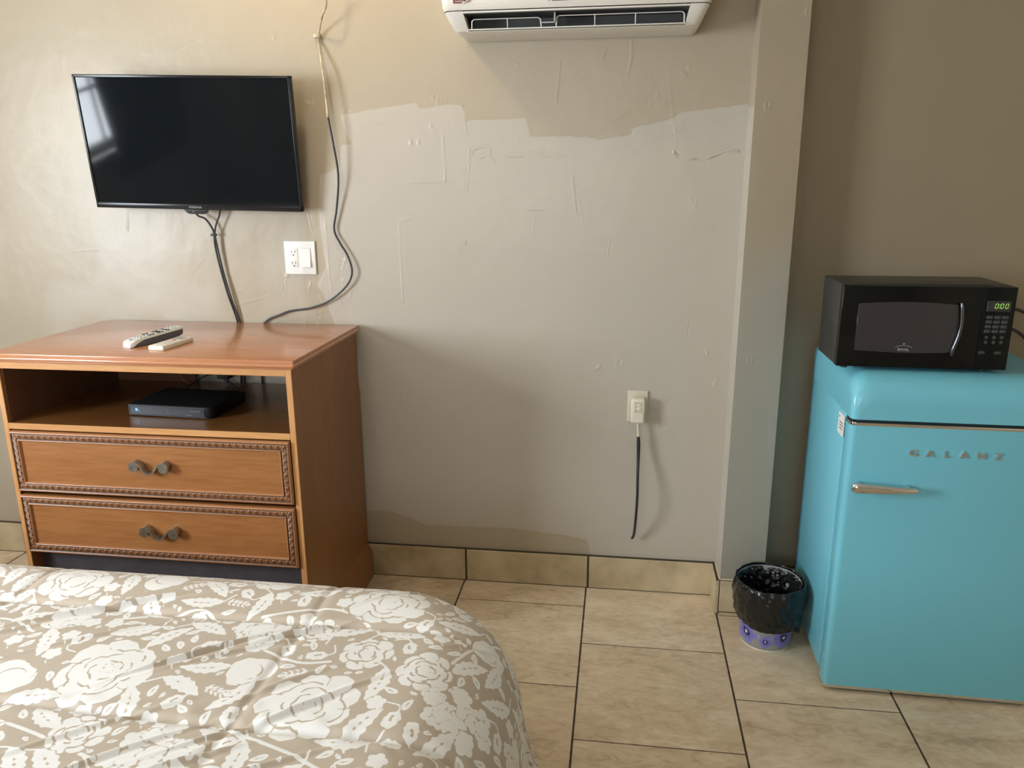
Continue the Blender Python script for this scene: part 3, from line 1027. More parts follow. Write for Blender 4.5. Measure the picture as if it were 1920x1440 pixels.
def loft(prof, hf, ends=True, inset=.0, endr=.020):
    """sheet across x with softly rounded ends reaching back to the wall"""
    mb = MB()
    cols = []
    for (y, z) in prof:
        h = hf(z)
        row = []
        for s in (-1, 1):
            pass
        xs_ = [-h, -h + .003, -h + .010, -h + endr + .004, h - endr - .004, h - .010, h - .003, h]
        yo_ = [.030, .014, .0045, 0, 0, .0045, .014, .030]
        f = min(1, abs(y) / .10)
        cols.append([(ACX + a, y + b_ * f, z) for a, b_ in zip(xs_, yo_)])
    P = np.array(cols)
    mb.grid(P)
    if ends:
        for s in (0, -1):
            edge = [tuple(r[s]) for r in cols]
            back = [(e_[0], -.001, e_[2]) for e_ in edge]
            mb.add(edge + back, [(i, i + 1, len(edge) + i + 1, len(edge) + i) for i in range(len(edge) - 1)])
    return mb
up_o = acobj('front_panel', loft(upper, lambda z: ac_half(z) + .001), M_acw, ac, angle=60)
lower = MB()
lw = loft([(-.005, 1.862), (-.085, 1.862), (-.110, 1.865), (-.128, 1.8715), (-.150, 1.8800), (-.158, 1.8850)], ac_half)
lower.add(lw.v, lw.f)
# cheeks beside the outlet and the rails above and below it
OX0, OX1 = ACX - .322, ACX + .325
def cheek(s):
    mb = MB()
    rows = []
    for (y, z) in [(-.158, 1.885), (-.172, 1.900), (-.186, 1.920), (-.197, 1.942), (-.2005, 1.9495)]:
        h = ac_half(z)
        inner = (.316 if s < 0 else .319) + (z - 1.885) / .065 * .010
        xs_ = [h, h - .003, h - .010, h - .022, inner + .001, inner, inner]
        yo_ = [.030, .014, .0045, 0, 0, .002, .05]
        rows.append([(ACX + s * a, y + b_, z) for a, b_ in zip(xs_, yo_)])
    mb.grid(np.array(rows))
    edge = [tuple(r[0]) for r in rows]
    back = [(e_[0], -.001, e_[2]) for e_ in edge]
    mb.add(edge + back, [(i, i + 1, len(edge) + i + 1, len(edge) + i) for i in range(len(edge) - 1)])
    return mb
for s in (-1, 1):
    c = cheek(s)
    lower.add(c.v, c.f)
lower.box(OX0 - .005, OX1 + .005, -.1995, -.150, 1.9425, 1.9495, .0015, 2)
lower.box(OX0 - .003, OX1 + .003, -.157, -.110, 1.8800, 1.8855, .0015, 2)
lower.box(ACX - .33, ACX + .33, -.02, 0, 1.90, 2.14)
acobj('casing', lower, M_acw, ac, angle=50)
cav = MB()
cav.box(OX0 - .004, OX1 + .004, -.100, -.095, 1.872, 1.948)
cav.box(OX0 - .004, OX1 + .004, -.195, -.095, 1.9400, 1.9425)
for xa_ in (OX0 - .006, OX1 + .002):
    pv = [(-.150, 1.884), (-.162, 1.900), (-.176, 1.920), (-.187, 1.942), (-.095, 1.944), (-.095, 1.884)]
    cav.add([(xa_, y, z) for y, z in pv] + [(xa_ + .004, y, z) for y, z in pv], [tuple(range(6)), tuple(range(6, 12))] + [(i, (i + 1) % 6, 6 + (i + 1) % 6, 6 + i) for i in range(6)])
acobj('air_outlet', cav, M_acdark, ac, 'dark cavity behind the louvres')
acobj('outlet_floor', MB().add([(OX0, -.155, 1.884), (OX1, -.155, 1.884), (OX1, -.100, 1.905), (OX0, -.100, 1.905), (OX0, -.155, 1.880), (OX1, -.155, 1.880), (OX1, -.100, 1.900), (OX0, -.100, 1.900)], [(0, 1, 2, 3), (4, 5, 6, 7), (0, 1, 5, 4), (2, 3, 7, 6), (0, 3, 7, 4), (1, 2, 6, 5)]), M_acin, ac)
def rr_frame(x0, x1, zt, zb, yt, yb, divs):
    """thin wire-like louvre frame: rounded top corners, open to the bottom rail"""
    mb = MB()
    r = .010
    def P(x, z):
        t_ = (z - zb) / (zt - zb)
        return (x, yb + (yt - yb) * t_, z)
    path = [P(x0 - .002, zb)] + [P(x0, zt - r)]
    for k_ in range(1, 5):
        a = PI - k_ * PI / 8
        path.append(P(x0 + r + r * math.cos(a), zt - r + r * math.sin(a)))
    path.append(P(x0 + r, zt))
    path.append(P(x1 - r, zt))
    for k_ in range(1, 5):
        a = PI / 2 - k_ * PI / 8
        path.append(P(x1 - r + r * math.cos(a), zt - r + r * math.sin(a)))
    path += [P(x1, zt - r), P(x1 + .001, zb)]
    mb.tube(path, .0017, 8)
    for d in divs:
        mb.tube([P(d, zb), P(d, zt)], .0014, 8)
    return mb
vn = rr_frame(-.458, -.253, 1.924, 1.889, -.176, -.166, [-.352])
vn2 = rr_frame(-.206, .160, 1.928, 1.889, -.176, -.166, [-.095, .022])
acobj('louvre', vn, M_acvane, ac)
acobj('louvre', vn2, M_acvane, ac)
acobj('bottom_rail', MB().box(-.469, .166, -.172, -.158, 1.8868, 1.8905, .0012, 2).box(-.256, -.204, -.170, -.164, 1.9055, 1.9085, .001), M_acvane, ac)
acobj('support_arm', MB().box(-.2135, -.2085, -.185, -.120, 1.905, 1.9425, .001), mat('arm_grey', (.33, .34, .32), .4), ac)
M_reddish = mat('dark_red_sticker', (.18, .045, .055), .4)
st = MB().prism([(-.505, 1.9700), (-.475, 1.9700), (-.464, 1.9735), (-.453, 1.983), (-.453, 2.03), (-.506, 2.03)], -.2165, -.2120)
# follow the curved panel
sto = acobj('sticker', st, M_reddish, ac, 'dark red sticker on the left of the front panel')
acobj('sticker_curl', MB().tube([(-.478, -.2170, 1.9700), (-.466, -.218, 1.9735), (-.455, -.2175, 1.982)], .0014, 8, smooth=3), M_acvane, sto)
acobj('sticker_text', text_mb('Saves Energy', .0058, .0001, (-.486, -.2170, 1.9755), spacing=.9), M_acvane, sto)
acobj('lettering', text_mb('PELLER', .020, .0002, (-.1955, -.2160, 1.9738), spacing=1.05, bold=.0004), mat('dark_print', (.08, .07, .06), .5), ac, 'dark maker lettering cut by the top of the view')

# ------------------------------------------------------------------ fridge
M_fr = mat('turquoise_enamel', (.165, .520, .650), .33, spec=.45, coat=.15, coatr=.2, bump=(300, .02, .0005))
M_chrome = mat('chrome', (.72, .74, .76), .10, metal=1.0)
M_frgap = mat('seal_gap_shadow', (.01, .03, .04), .6)  # seal colour also stands in for the shadow in the door gap
FO = (.630, -.528, 0)
fg = thing('mini_fridge', 'turquoise retro mini fridge with chrome trim standing right of the column', 'fridge', FO, (0, 0, -.019))
FW, FD, FZ, FS, DT = .560, .492, .965, .843, .064
def top_profile(w0, w1, ztop, r, nseg=8):
    pts = []
    for k_ in range(nseg + 1):
        a = PI - k_ * (PI / 2) / nseg
        pts.append((w0 + r + r * math.cos(a), ztop - r + r * math.sin(a)))
    for k_ in range(nseg + 1):
        a = PI / 2 - k_ * (PI / 2) / nseg
        pts.append((w1 - r + r * math.cos(a), ztop - r + r * math.sin(a)))
    return pts
def fridge_body():
    mb = MB()
    R_ = .048
    # crown: rings from front to back; the front edge of the top is rounded over a large radius
    rf = .075
    rings = []
    ys_, zt_, inn = [], [], []
    for k_ in range(13):
        a = (PI / 2) * k_ / 12
        ys_.append(rf - rf * math.sin(a) if False else rf * (1 - math.sin(PI / 2 * k_ / 12)))
        zt_.append(FZ - rf * (1 - math.cos(PI / 2 * (1 - k_ / 12))) if False else FZ - rf + rf * math.cos(PI / 2 * k_ / 12))
    # k=0 -> y=rf, z=FZ ; k=12 -> y=0, z=FZ-rf ; reverse to start at the front
    seq = list(zip(ys_, zt_))[::-1]
    seq.append((FD, FZ))
    ri = .018
    for (y, zt) in seq:
        i_ = 0
        if y < ri:
            i_ = ri - math.sqrt(max(ri ** 2 - (ri - y) ** 2, 0))
        top_ = top_profile(i_, FW - i_, zt, R_)
        ring = [(i_, FS)] + top_ + [(FW - i_, FS)]
        rings.append([(x, y, z) for x, z in ring])
    mb.grid(np.array(rings))
    mb.add(rings[0], [tuple(range(len(rings[0])))])
    mb.add(rings[-1], [tuple(range(len(rings[-1])))])
    # underside of the crown overhang + carcass below
    mb.add([(.004, .004, FS), (FW - .004, .004, FS), (FW - .004, FD, FS), (.004, FD, FS)], [(0, 1, 2, 3)])
    mb.box(0, FW, DT + .004, FD, .035, FS + .001, .003, 2)
    return mb
body = obj('cabinet', fridge_body(), M_fr, fg, local=True, angle=50)
dm = MB().box(0, FW, 0, DT, .022, FS - .016, .016, 5, axis=2)
door = obj('door', dm, M_fr, fg, local=True, angle=50)
obj('door_seal', MB().box(.006, FW - .006, .010, DT + .006, .03, FS - .001), M_frgap, fg, local=True)
ct = MB().box(-.0015, FW + .0015, -.0025, DT - .004, FS - .0165, FS - .0085, .0025, 2)
ct2 = MB()
b = bmesh.new(); b.free()
ct = MB()
def strip(z0, z1, out, r, ins=0):
    mb = MB()
    pts = []
    for k_ in range(9):
        a = PI + k_ * PI / 16
        pts.append((r + (r + out) * math.cos(a), r + (r + out) * math.sin(a)))
    for k_ in range(9):
        a = 1.5 * PI + k_ * PI / 16
        pts.append((FW - r + (r + out) * math.cos(a), r + (r + out) * math.sin(a)))
    pts = [(-out, .045)] + pts + [(FW + out, .045)]
    vs_, fs_ = [], []
    zc = (z0 + z1) / 2
    for (x, y) in pts:
        cx, cy = max(min(x, FW - r), r), max(y, r)
        dx, dy = cx - x, cy - y
        l = math.hypot(dx, dy) or 1
        dx, dy = dx / l, dy / l
        for (o_, z) in ((.006, z0), (.0008, z0), (0, zc), (.0008, z1), (.006, z1)):
            vs_.append((x + dx * o_, y + dy * o_, z))
    n_ = len(pts)
    for i in range(n_ - 1):
        for k_ in range(5):
            fs_.append((i * 5 + k_, i * 5 + (k_ + 1) % 5, (i + 1) * 5 + (k_ + 1) % 5, (i + 1) * 5 + k_))
    fs_ += [tuple(range(5)), tuple((n_ - 1) * 5 + k_ for k_ in range(5))]
    mb.add(vs_, fs_)
    return mb
obj('chrome_trim', strip(FS - .0165, FS - .0085, .0015, .016), M_chrome, door, 'chrome strip along the top of the door', local=True, angle=60)
obj('chrome_base', strip(.0135, .0225, .001, .016), M_chrome, door, 'chrome strip along the foot of the door', local=True, angle=60)
# letters
x_ = .165
for i, ch in enumerate('GALANZ'):
    t_ = text_mb(ch, .0255, .0022, (x_ + i * .0425, -.0022, .7555), sx=1.15, bold=.0004)
    obj('letter', t_, M_chrome, door, 'raised chrome letter ' + ch, local=True, angle=20)
# handle: tapered bar standing off the door
hd = MB()
L_ = .170
sec = []
NS = 22
for i in range(NS + 1):
    t_ = i / NS
    x = .012 + L_ * t_
    hz_ = .0165 - .0085 * t_
    hy = .011 - .0035 * t_
    e_ = 1.0
    if t_ < .06: e_ = math.sqrt(max(1 - ((.06 - t_) / .06) ** 2, 0)) * .35 + .65
    if t_ > .94: e_ = math.sqrt(max(1 - ((t_ - .94) / .06) ** 2, 0)) * .6 + .4
    if i == 0: e_ = .55
    sec.append([(x, -.031 + .004 * math.sin(PI * t_) * -1 + hy * e_ * math.sin(a), .658 + hz_ * e_ * math.cos(a)) for a in np.linspace(0, 2 * PI, 21)])
hd.grid(np.array(sec))
hd.add(sec[0][:-1], [tuple(range(20))])
hd.add(sec[-1][:-1], [tuple(range(20))])
hd.cyl((.035, -.026, .658), (0, 1, 0), .009, .028, 20)
hd.cyl((.160, -.026, .658), (0, 1, 0), .006, .028, 20)
obj('handle', hd, M_chrome, door, 'tapered chrome handle', local=True, angle=50)
M_paper = mat('white_label_paper', (.80, .80, .78), .5)
stk = MB().box(-.0010, .0004, DT + .001, DT + .062, .770, .8300)
so = obj('warning_label', stk, M_paper, body, 'white printed label on the left side', local=True)
ln = MB()
for i in range(3):
    ln.box(-.0014, -.0009, DT + .010, DT + .045, .787 + i * .0085, .7895 + i * .0085)
ln.cyl((-.0009, DT + .050, .8185), (-1, 0, 0), .003, .0006, 12)
obj('label_print', ln, M_slot, so, local=True)
for fx in (.04, FW - .04):
    for fy in (.09, FD - .05):
        obj('foot', MB().cyl((fx, fy, 0), (0, 0, 1), .016, .037, 18), M_blackmat, fg, local=True)

# ------------------------------------------------------------------ microwave
M_mwcase = mat('black_painted_metal', (.030, .030, .028), .42, bump=(400, .05, .0003))
M_mwdoor = mat('black_glass_door', (.002, .0035, .004), .06, spec=.26)
M_mwwin = mat('dark_window_glass', (.036, .034, .037), .10, spec=.5)
M_mwpanel = mat('black_control_panel', (.003, .005, .005), .2, spec=.24)
M_key = mat('dark_grey_keys', (.045, .050, .052), .5)
M_disp = mat('display_glass', (.030, .032, .034), .15)
M_digit = mat('green_digits', (.1, .3, .05), .5, emit=(.50, 1.0, .10), estr=.75)
MWX, MWY, MWZ = .593, -.465, .9735
MW, MH, MD = .432, .224, .222
mwv = thing('microwave', 'black countertop microwave showing green digits on top of the turquoise fridge', 'microwave', (MWX, MWY, FZ), (0, 0, -.005))
z0 = MWZ - FZ
cs_ = MB().box(0.002, MW - .002, .022, MD, z0, z0 + MH, .004, 3)
cas = obj('case', cs_, M_mwcase, mwv, local=True)
obj('case_ridge', MB().box(.07, MW - .06, .030, .034, z0 + MH, z0 + MH + .0015).box(.03, MW - .05, .024, .0265, z0 + MH - .0005, z0 + MH + .0012), M_mwcase, cas, local=True)
vh = MB()
for r_ in range(9):
    for c_2 in range(5):
        vh.cyl((.0022, .060 + c_2 * .016 + (r_ % 2) * .008, z0 + .030 + r_ * .0095), (-1, 0, 0), .0024, .0006, 8)
obj('vent_holes', vh, M_slot, cas, 'rows of dark round vent holes low on the left side', local=True)
DWm = .352
dd_ = MB().box(0, DWm, 0, .024, z0 + .002, z0 + MH - .001, .0015, 2)
mdoor = obj('door', dd_, M_mwdoor, mwv, local=True)
wp = []
X0w, X1w, Zt, Zb = .042, .293, z0 + .175, z0 + .046
for t_ in np.linspace(0, 1, 14):
    wp.append((X0w + (X1w - X0w) * t_, Zt + .006 * math.sin(PI * t_)))
for t_ in np.linspace(0, 1, 10)[1:]:
    wp.append((X1w + .007 * math.sin(PI * t_) - .004 * t_, Zt + (Zb - Zt) * t_))
for t_ in np.linspace(0, 1, 14)[1:]:
    wp.append((X1w - .004 + (X0w + .004 - X1w) * t_, Zb - .004 * math.sin(PI * t_) + .002 * t_))
obj('door_window', MB().prism(wp, -.0012, .004, .0006, 1), M_mwwin, mdoor, 'smoked curved window in the door', local=True)
hp = []
for t_ in np.linspace(0, 1, 16):
    hp.append((.2965 + .0085 * math.sin(PI * min(t_ * 1.1, 1)) - .009 * t_, -.008 - .004 * math.sin(PI * t_), Zt + .006 - (Zt - Zb + .012) * t_))
obj('handle', MB().tube(hp, [.0035] + [.0050] * 14 + [.004], 12), mat('dark_chrome', (.12, .13, .15), .15, metal=1.0), mdoor, 'curved dark chrome door handle', local=True)
lg = text_mb('RIVAL', .0105, .0001, (.168, -.0016, z0 + .0515), spacing=1.0, sx=1.1, bold=.0001)
arc = [(.168 + .0215 * math.cos(a), -.0016, z0 + .0565 + .0065 * math.sin(a)) for a in np.linspace(PI * .93, PI * .07, 14)]
lg.tube(arc, .0005, 6)
lg.tube([(.168, -.0016, z0 + .0655), (.168, -.0016, z0 + .0705)], .0009, 6)
lg.tube([(.1655, -.0016, z0 + .068), (.1705, -.0016, z0 + .068)], .0008, 6)
obj('lettering', lg, M_silvertext, mdoor, 'small silver maker emblem', local=True)
pn = MB().box(DWm + .0006, MW, 0, .026, z0 + .002, z0 + MH - .001, .0015, 2)
pan = obj('control_panel', pn, M_mwpanel, mwv, local=True)
dsp = obj('display', MB().box(.3625, .4215, -.0008, .003, z0 + .159, z0 + .187, .0008, 1), M_disp, pan, local=True)
# seven-segment 0:00 in slanted strokes
def digit(mb, x, z, w, h, segs='abcdef'):
    sl = .14
    def q(px, pz):
        return (x + px + (pz) * sl, -.0015, z + pz)
    g_ = .0009
    S_ = {'a': ((g_, h), (w - g_, h)), 'b': ((w, h - g_), (w, h / 2 + g_)), 'c': ((w, h / 2 - g_), (w, g_)), 'd': ((g_, 0), (w - g_, 0)), 'e': ((0, g_), (0, h / 2 - g_)), 'f': ((0, h / 2 + g_), (0, h - g_))}
    for s_ in segs:
        a_, b_ = S_[s_]
        mb.tube([q(*a_), q(*b_)], .00062, 6)
dg = MB()
for dx in (.3815, .3945, .4065):
    digit(dg, dx, z0 + .1675, .0062, .0122)
dg.cyl((.3922, -.0008, z0 + .1695), (0, -1, 0), .0009, .0010, 8)
dg.cyl((.3930, -.0008, z0 + .1765), (0, -1, 0), .0009, .0010, 8)
obj('digits', dg, M_digit, dsp, 'glowing green 0:00', local=True)
for r_ in range(4):
    for c_2 in range(3):
        x = .3645 + c_2 * .0192 - r_ * .0006
        z = z0 + .1435 - r_ * .0125
        obj('key', MB().box(x, x + .0165, -.0006, .002, z - .0045, z + .0045, .0012, 2), M_key, pan, local=True)
for r_ in range(2):
    for c_2 in range(3):
        obj('key', MB().cyl((.3715 + c_2 * .0190, .0014, z0 + .0900 - r_ * .0130), (0, -1, 0), .0046, .0022, 16), M_key, pan, local=True)
for x in (.3560, .3955):
    obj('key', MB().box(x, x + .0175, -.0006, .002, z0 + .0435, z0 + .0535, .003, 2), M_key, pan, local=True)
for x, y in ((.03, .04), (MW - .04, .04), (.03, MD - .03), (MW - .04, MD - .03)):
    obj('foot', MB().cyl((x, y, 0), (0, 0, 1), .010, z0 + .002, 16), M_blackmat, mwv, local=True)

o = obj('loose_cable', MB().tube([(1.028, -.255, .992), (1.045, -.22, 1.04), (1.10, -.17, 1.075), (1.17, -.10, 1.085), (1.26, -.045, 1.06), (1.36, -.012, .98), (1.40, -.012, .86)], .0048, 10, smooth=5), M_cable)
tag(o, 'upper of the two black cables looping out behind the microwave', 'cable')
o = obj('loose_cable', MB().tube([(1.03, -.235, .99), (1.05, -.19, 1.0), (1.10, -.13, 1.030), (1.17, -.08, 1.028), (1.26, -.035, .99), (1.33, -.012, .90), (1.35, -.012, .78)], .0048, 10, smooth=5), M_cable)
tag(o, 'lower of the two black cables looping out behind the microwave', 'cable')

# ------------------------------------------------------------------ waste bin
TX, TY = .508, -.268
def bin_can():
    nt_, nz = 240, 70
    th = np.linspace(0, 2 * PI, nt_ + 1)
    zz = np.linspace(0, .215, nz)
    T, Z = np.meshgrid(th, zz)
    r0 = .0800 + (.1000 - .0800) * Z / .215
    r0 = r0 - .004 * np.exp(-(Z / .003) ** 2)
    X = TX + r0 * np.cos(T)
    Y = TY + r0 * np.sin(T)
    # pansies printed on a woven ground
    U = T * .085
    fl = np.zeros_like(U)
    dk = np.zeros_like(U)
    for i, (cu_, cz_, R_, ro) in enumerate([(3.75 * .085, .052, .042, .3), (4.55 * .085, .036, .022, 1.2), (5.25 * .085, .050, .040, 2.2), (3.1 * .085, .03, .025, 2.2), (2.2 * .085, .05, .033, .7), (1.2 * .085, .045, .033, 1.7), (.3 * .085, .04, .03, .2), (4.3 * .085, .12, .034, .2), (5.1 * .085, .13, .034, 1.9), (3.5 * .085, .14, .03, .9), (.8 * .085, .13, .034, 1.9), (2 * .085, .14, .03, .9)]):
        dx, dz = U - cu_, Z - cz_
        r_ = np.hypot(dx, dz)
        a_ = np.arctan2(dz, dx)
        r_ = r_ * (1 + .5 * smooth_noise(U, Z, .012, 70 + i))
        edge = R_ * (.72 + .28 * np.abs(np.cos(2.5 * a_ + ro)) ** .6)
        m_ = r_ < edge
        tone = .35 + .45 * (r_ / R_) + .18 * np.cos(9 * a_ + 20 * r_ / R_) * (r_ / R_)
        tone = np.where(r_ < .34 * R_, .05, tone)
        tone = np.where(r_ < .12 * R_, 1.6, tone)
        fl = np.where(m_, np.clip(tone, 0, 1.6), fl)
        dk = np.where(m_, 1, dk)
    P = np.stack([X, Y, Z + .0005], -1)
    return P, fl, dk
def can_material():
    m = bpy.data.materials.new('pansy_print')
    m.use_nodes = True
    nt = m.node_tree
    b = nt.nodes['Principled BSDF']
    b.inputs['Roughness'].default_value = .35
    a1 = N(nt, 'ShaderNodeAttribute', attribute_name='tone')
    a2 = N(nt, 'ShaderNodeAttribute', attribute_name='flower')
    a3 = N(nt, 'ShaderNodeAttribute', attribute_name='around')
    tc = N(nt, 'ShaderNodeTexCoord')
    sp = N(nt, 'ShaderNodeSeparateXYZ')
    nt.links.new(tc.outputs['Object'], sp.inputs[0])
    r = N(nt, 'ShaderNodeValToRGB')
    e = r.color_ramp.elements
    e[0].position, e[0].color = .03, (.018, .012, .06, 1)
    e[1].position, e[1].color = 1.0, (.85, .86, .98, 1)
    k1 = e.new(.25); k1.color = (.10, .085, .36, 1)
    k2 = e.new(.62); k2.color = (.27, .27, .68, 1)
    nt.links.new(math_node(nt, 'MULTIPLY', a1.outputs['Fac'], .75), r.inputs['Fac'])
    wv = math_node(nt, 'MULTIPLY', math_node(nt, 'SINE', math_node(nt, 'MULTIPLY', a3.outputs['Fac'], 160.0)), math_node(nt, 'SINE', math_node(nt, 'MULTIPLY', sp.outputs['Z'], 1900.0)))
    w2 = N(nt, 'ShaderNodeValToRGB')
    w2.color_ramp.elements[0].position = .35
    w2.color_ramp.elements[1].position = .65
    w2.color_ramp.elements[0].color = (.09, .095, .105, 1)
    w2.color_ramp.elements[1].color = (.52, .52, .48, 1)
    nt.links.new(math_node(nt, 'MULTIPLY_ADD', wv, .5, .5), w2.inputs['Fac'])
    mx = N(nt, 'ShaderNodeMix', data_type='RGBA')
    nt.links.new(math_node(nt, 'GREATER_THAN', a2.outputs['Fac'], .5), mx.inputs[0])
    nt.links.new(w2.outputs['Color'], mx.inputs[6])
    nt.links.new(r.outputs['Color'], mx.inputs[7])
    nt.links.new(mx.outputs[2], b.inputs['Base Color'])
    return m
P, fl, dk = bin_can()
th_ = np.repeat(np.linspace(0, 2 * PI, P.shape[1])[None], P.shape[0], 0)
wb_ = thing('waste_bin', 'small waste bin printed with purple pansies, beside the fridge under a black liner', 'waste bin', (TX, TY, 0))
LOCALM_bin = Vector((TX, TY, 0))
can = grid_mesh('can', P - np.array([TX, TY, 0]), can_material(), {'tone': fl, 'flower': dk, 'around': th_})
can.parent = wb_
LOCALM['can'] = LOCALM['waste_bin']
obj('can_base', MB().lathe([(0.001, .002), (.078, .002), (.0785, .0), (.079, .004)], (TX, TY, 0), 64), M_whitepl, can)
M_bag = mat('black_bin_liner', (.009, .010, .010), .27, spec=.42, bump=(18, .40, .012))
def liner():
    nt_ = 260
    prof = []
    # (r, z) down the inside, over the rim and down the outside
    prof += [(.030, .075), (.062, .070), (.078, .090), (.086, .13), (.090, .17), (.094, .200), (.099, .216), (.104, .2225), (.109, .219), (.1115, .205), (.1115, .18), (.110, .15), (.107, .12), (.104, .105), (.100, .092), (.0975, .083)]
    pr = []
    for i in range(len(prof) - 1):
        for k_ in range(6):
            t_ = k_ / 6
            pr.append((prof[i][0] * (1 - t_) + prof[i + 1][0] * t_, prof[i][1] * (1 - t_) + prof[i + 1][1] * t_))
    pr.append(prof[-1])
    th = np.linspace(0, 2 * PI, nt_ + 1)
    rows = []
    for i, (r, z) in enumerate(pr):
        s = i / (len(pr) - 1)
        c, sn_ = np.cos(th), np.sin(th)
        w = .0055 * smooth_noise(c * 1.0 + 3, sn_ * 1.0 + z * 9 + s * 2, .16, 61) + .004 * smooth_noise(c * 1.0 + z * 4, sn_ + z * 8, .11, 62)
        inside = s < .38
        amp = 2.6 if inside else 1.3
        rr = r + w * amp * (1 if s > .03 else .2)
        zz_ = z + (.006 * smooth_noise(c, sn_, .35, 63) if s > .3 else 0) + 0 * c
        if not inside:
            rr = np.maximum(rr, .080 + .02 * np.clip(z, 0, .215) / .215 + .003)
            # the side next to the fridge hangs lower and fuller at the front right
            bulge = np.exp(-((np.mod(th - 5.85 + PI, 2 * PI) - PI) / .33) ** 2)
            rr = rr + .010 * bulge * s
            hang = np.clip((s - .75) / .25, 0, 1)
            zz_ = zz_ - hang * (.020 * bulge) + hang * .012 * (smooth_noise(c, sn_, .25, 64) + .35 * np.cos(th - 2.2))
        rows.append(np.stack([rr * c, rr * sn_, zz_], -1))
    P_ = np.array(rows)
    P_[:, -1] = P_[:, 0]
    return P_
Pl = liner()
# never cut into the fridge side, column or wall
Pl[..., 0] = np.minimum(Pl[..., 0], .630 - TX - .004)
lin = grid_mesh('bin_liner', Pl, M_bag)
lin.parent = wb_
lin['label'] = 'black plastic liner folded over the rim'
bottom = MB()
ring0 = [tuple(q) for q in Pl[0][:-1]]
bottom.add(ring0 + [(0, 0, .074)], [(i, (i + 1) % len(ring0), len(ring0)) for i in range(len(ring0))])
bo = obj('liner_bottom', bottom, M_bag, lin, local=True)

# ------------------------------------------------------------------ set-top box and remotes
M_dvr = mat('black_box_plastic', (.005, .005, .0055), .6, spec=.15)
M_dvrf = mat('box_front_panel', (.012, .014, .018), .3, spec=.3)
M_dvredge = mat('box_front_rim', (.045, .048, .055), .4)
M_print = mat('grey_print', (.16, .17, .18), .5)
M_blue = mat('blue_badge_light', (.05, .15, .3), .4, emit=(.10, .38, .85), estr=.55)
ba = -.055
bx = thing('receiver_box', 'slim black satellite receiver box lying on the open shelf of the dresser', 'receiver', (-1.530, -.462, .757), (0, 0, ba))
BW, BDp, BH = .290, .200, .0385
pbx = []
r_c = .022
shp = [(0, 0), (BW - r_c, 0)] + [(BW - r_c + r_c * math.sin(a), r_c - r_c * math.cos(a)) for a in np.linspace(.2, PI / 2, 7)] + [(BW, BDp), (0, BDp)]
def zprism(poly, z0_, z1_, bev=.0):
    b = bmesh.new()
    vv = [b.verts.new((x, y, z0_)) for x, y in poly]
    f = b.faces.new(vv)
    r = bmesh.ops.extrude_face_region(b, geom=[f])
    for q in r['geom']:
        if isinstance(q, bmesh.types.BMVert):
            q.co.z = z1_
    bmesh.ops.recalc_face_normals(b, faces=b.faces)
    if bev:
        bmesh.ops.bevel(b, geom=list(b.edges), offset=bev, segments=2, affect='EDGES', profile=.5)
    return b
obj('case', MB().bm(zprism(shp, .003, BH, .0015)), M_dvr, bx, local=True)
ff = obj('front_panel', MB().box(.004, BW - r_c - .004, -.0015, .003, .006, BH - .004, .001, 1), M_dvrf, bx, local=True)
obj('panel_rim', MB().box(0, BW - r_c + .002, -.002, .001, BH - .004, BH - .0025).box(0, BW - r_c + .002, -.002, .001, .004, .0055).box(.0005, .0025, -.002, .001, .004, BH - .003).box(.008, .009, -.002, .001, .006, BH - .004), M_dvredge, ff, local=True)
bl = MB()
bl.cyl((.028, -.0014, .0215), (0, -1, 0), .0055, .0008, 20)
bl.box(.032, .0395, -.0022, -.0014, .0165, .0185)
obj('badge_light', bl, M_blue, ff, 'small glowing blue emblem', local=True)
pr_ = MB()
cx_, cz_ = .135, .0205
dia = [(cx_ + .011 * math.cos(a), -.0018, cz_ + .0095 * math.sin(a)) for a in np.linspace(0, 2 * PI, 9)]
for a_, b_ in zip(dia[:-1:1], dia[1:]):
    pr_.tube([a_, tuple(Vector(a_).lerp(Vector(b_), .7))], .0004, 5)
for (x, w_) in ((.090, .004), (.108, .005), (.160, .005)):
    pr_.tube([(x + w_ * .5 * math.cos(a), -.0018, .0225 + .004 * math.sin(a)) for a in np.linspace(-1.2, 3.6, 9)], .0004, 5)
pr_.box(cx_ - .005, cx_ + .005, -.0020, -.0015, cz_ - .0005, cz_ + .0006)
pr_.box(.170, .205, -.0020, -.0015, .0225, .0230)
for i in range(4):
    pr_.box(.196 + i * .006, .200 + i * .006, -.0020, -.0015, .0085 + i * .0006, .0095 + i * .0012)
obj('front_print', pr_, M_print, ff, 'faint grey symbols', local=True)
t2 = text_mb('DIRECTV HD DVR', .0048, .0001, (.232, -.0017, .0245), spacing=.9)
obj('lettering', t2, mat('dim_lettering', (.28, .29, .30), .5), ff, 'tiny grey lettering', local=True)
obj('badge_lettering', text_mb('D', .008, .0001, (.0283, -.0025, .0215), bold=.0003), mat('white_badge_print', (.6, .75, .9), .4), bl and ff, local=True)
for x, y in ((.03, .03), (BW - .05, .03), (.03, BDp - .03), (BW - .03, BDp - .03)):
    obj('foot', MB().cyl((x, y, 0), (0, 0, 1), .007, .0035, 12), M_blackmat, bx, local=True)

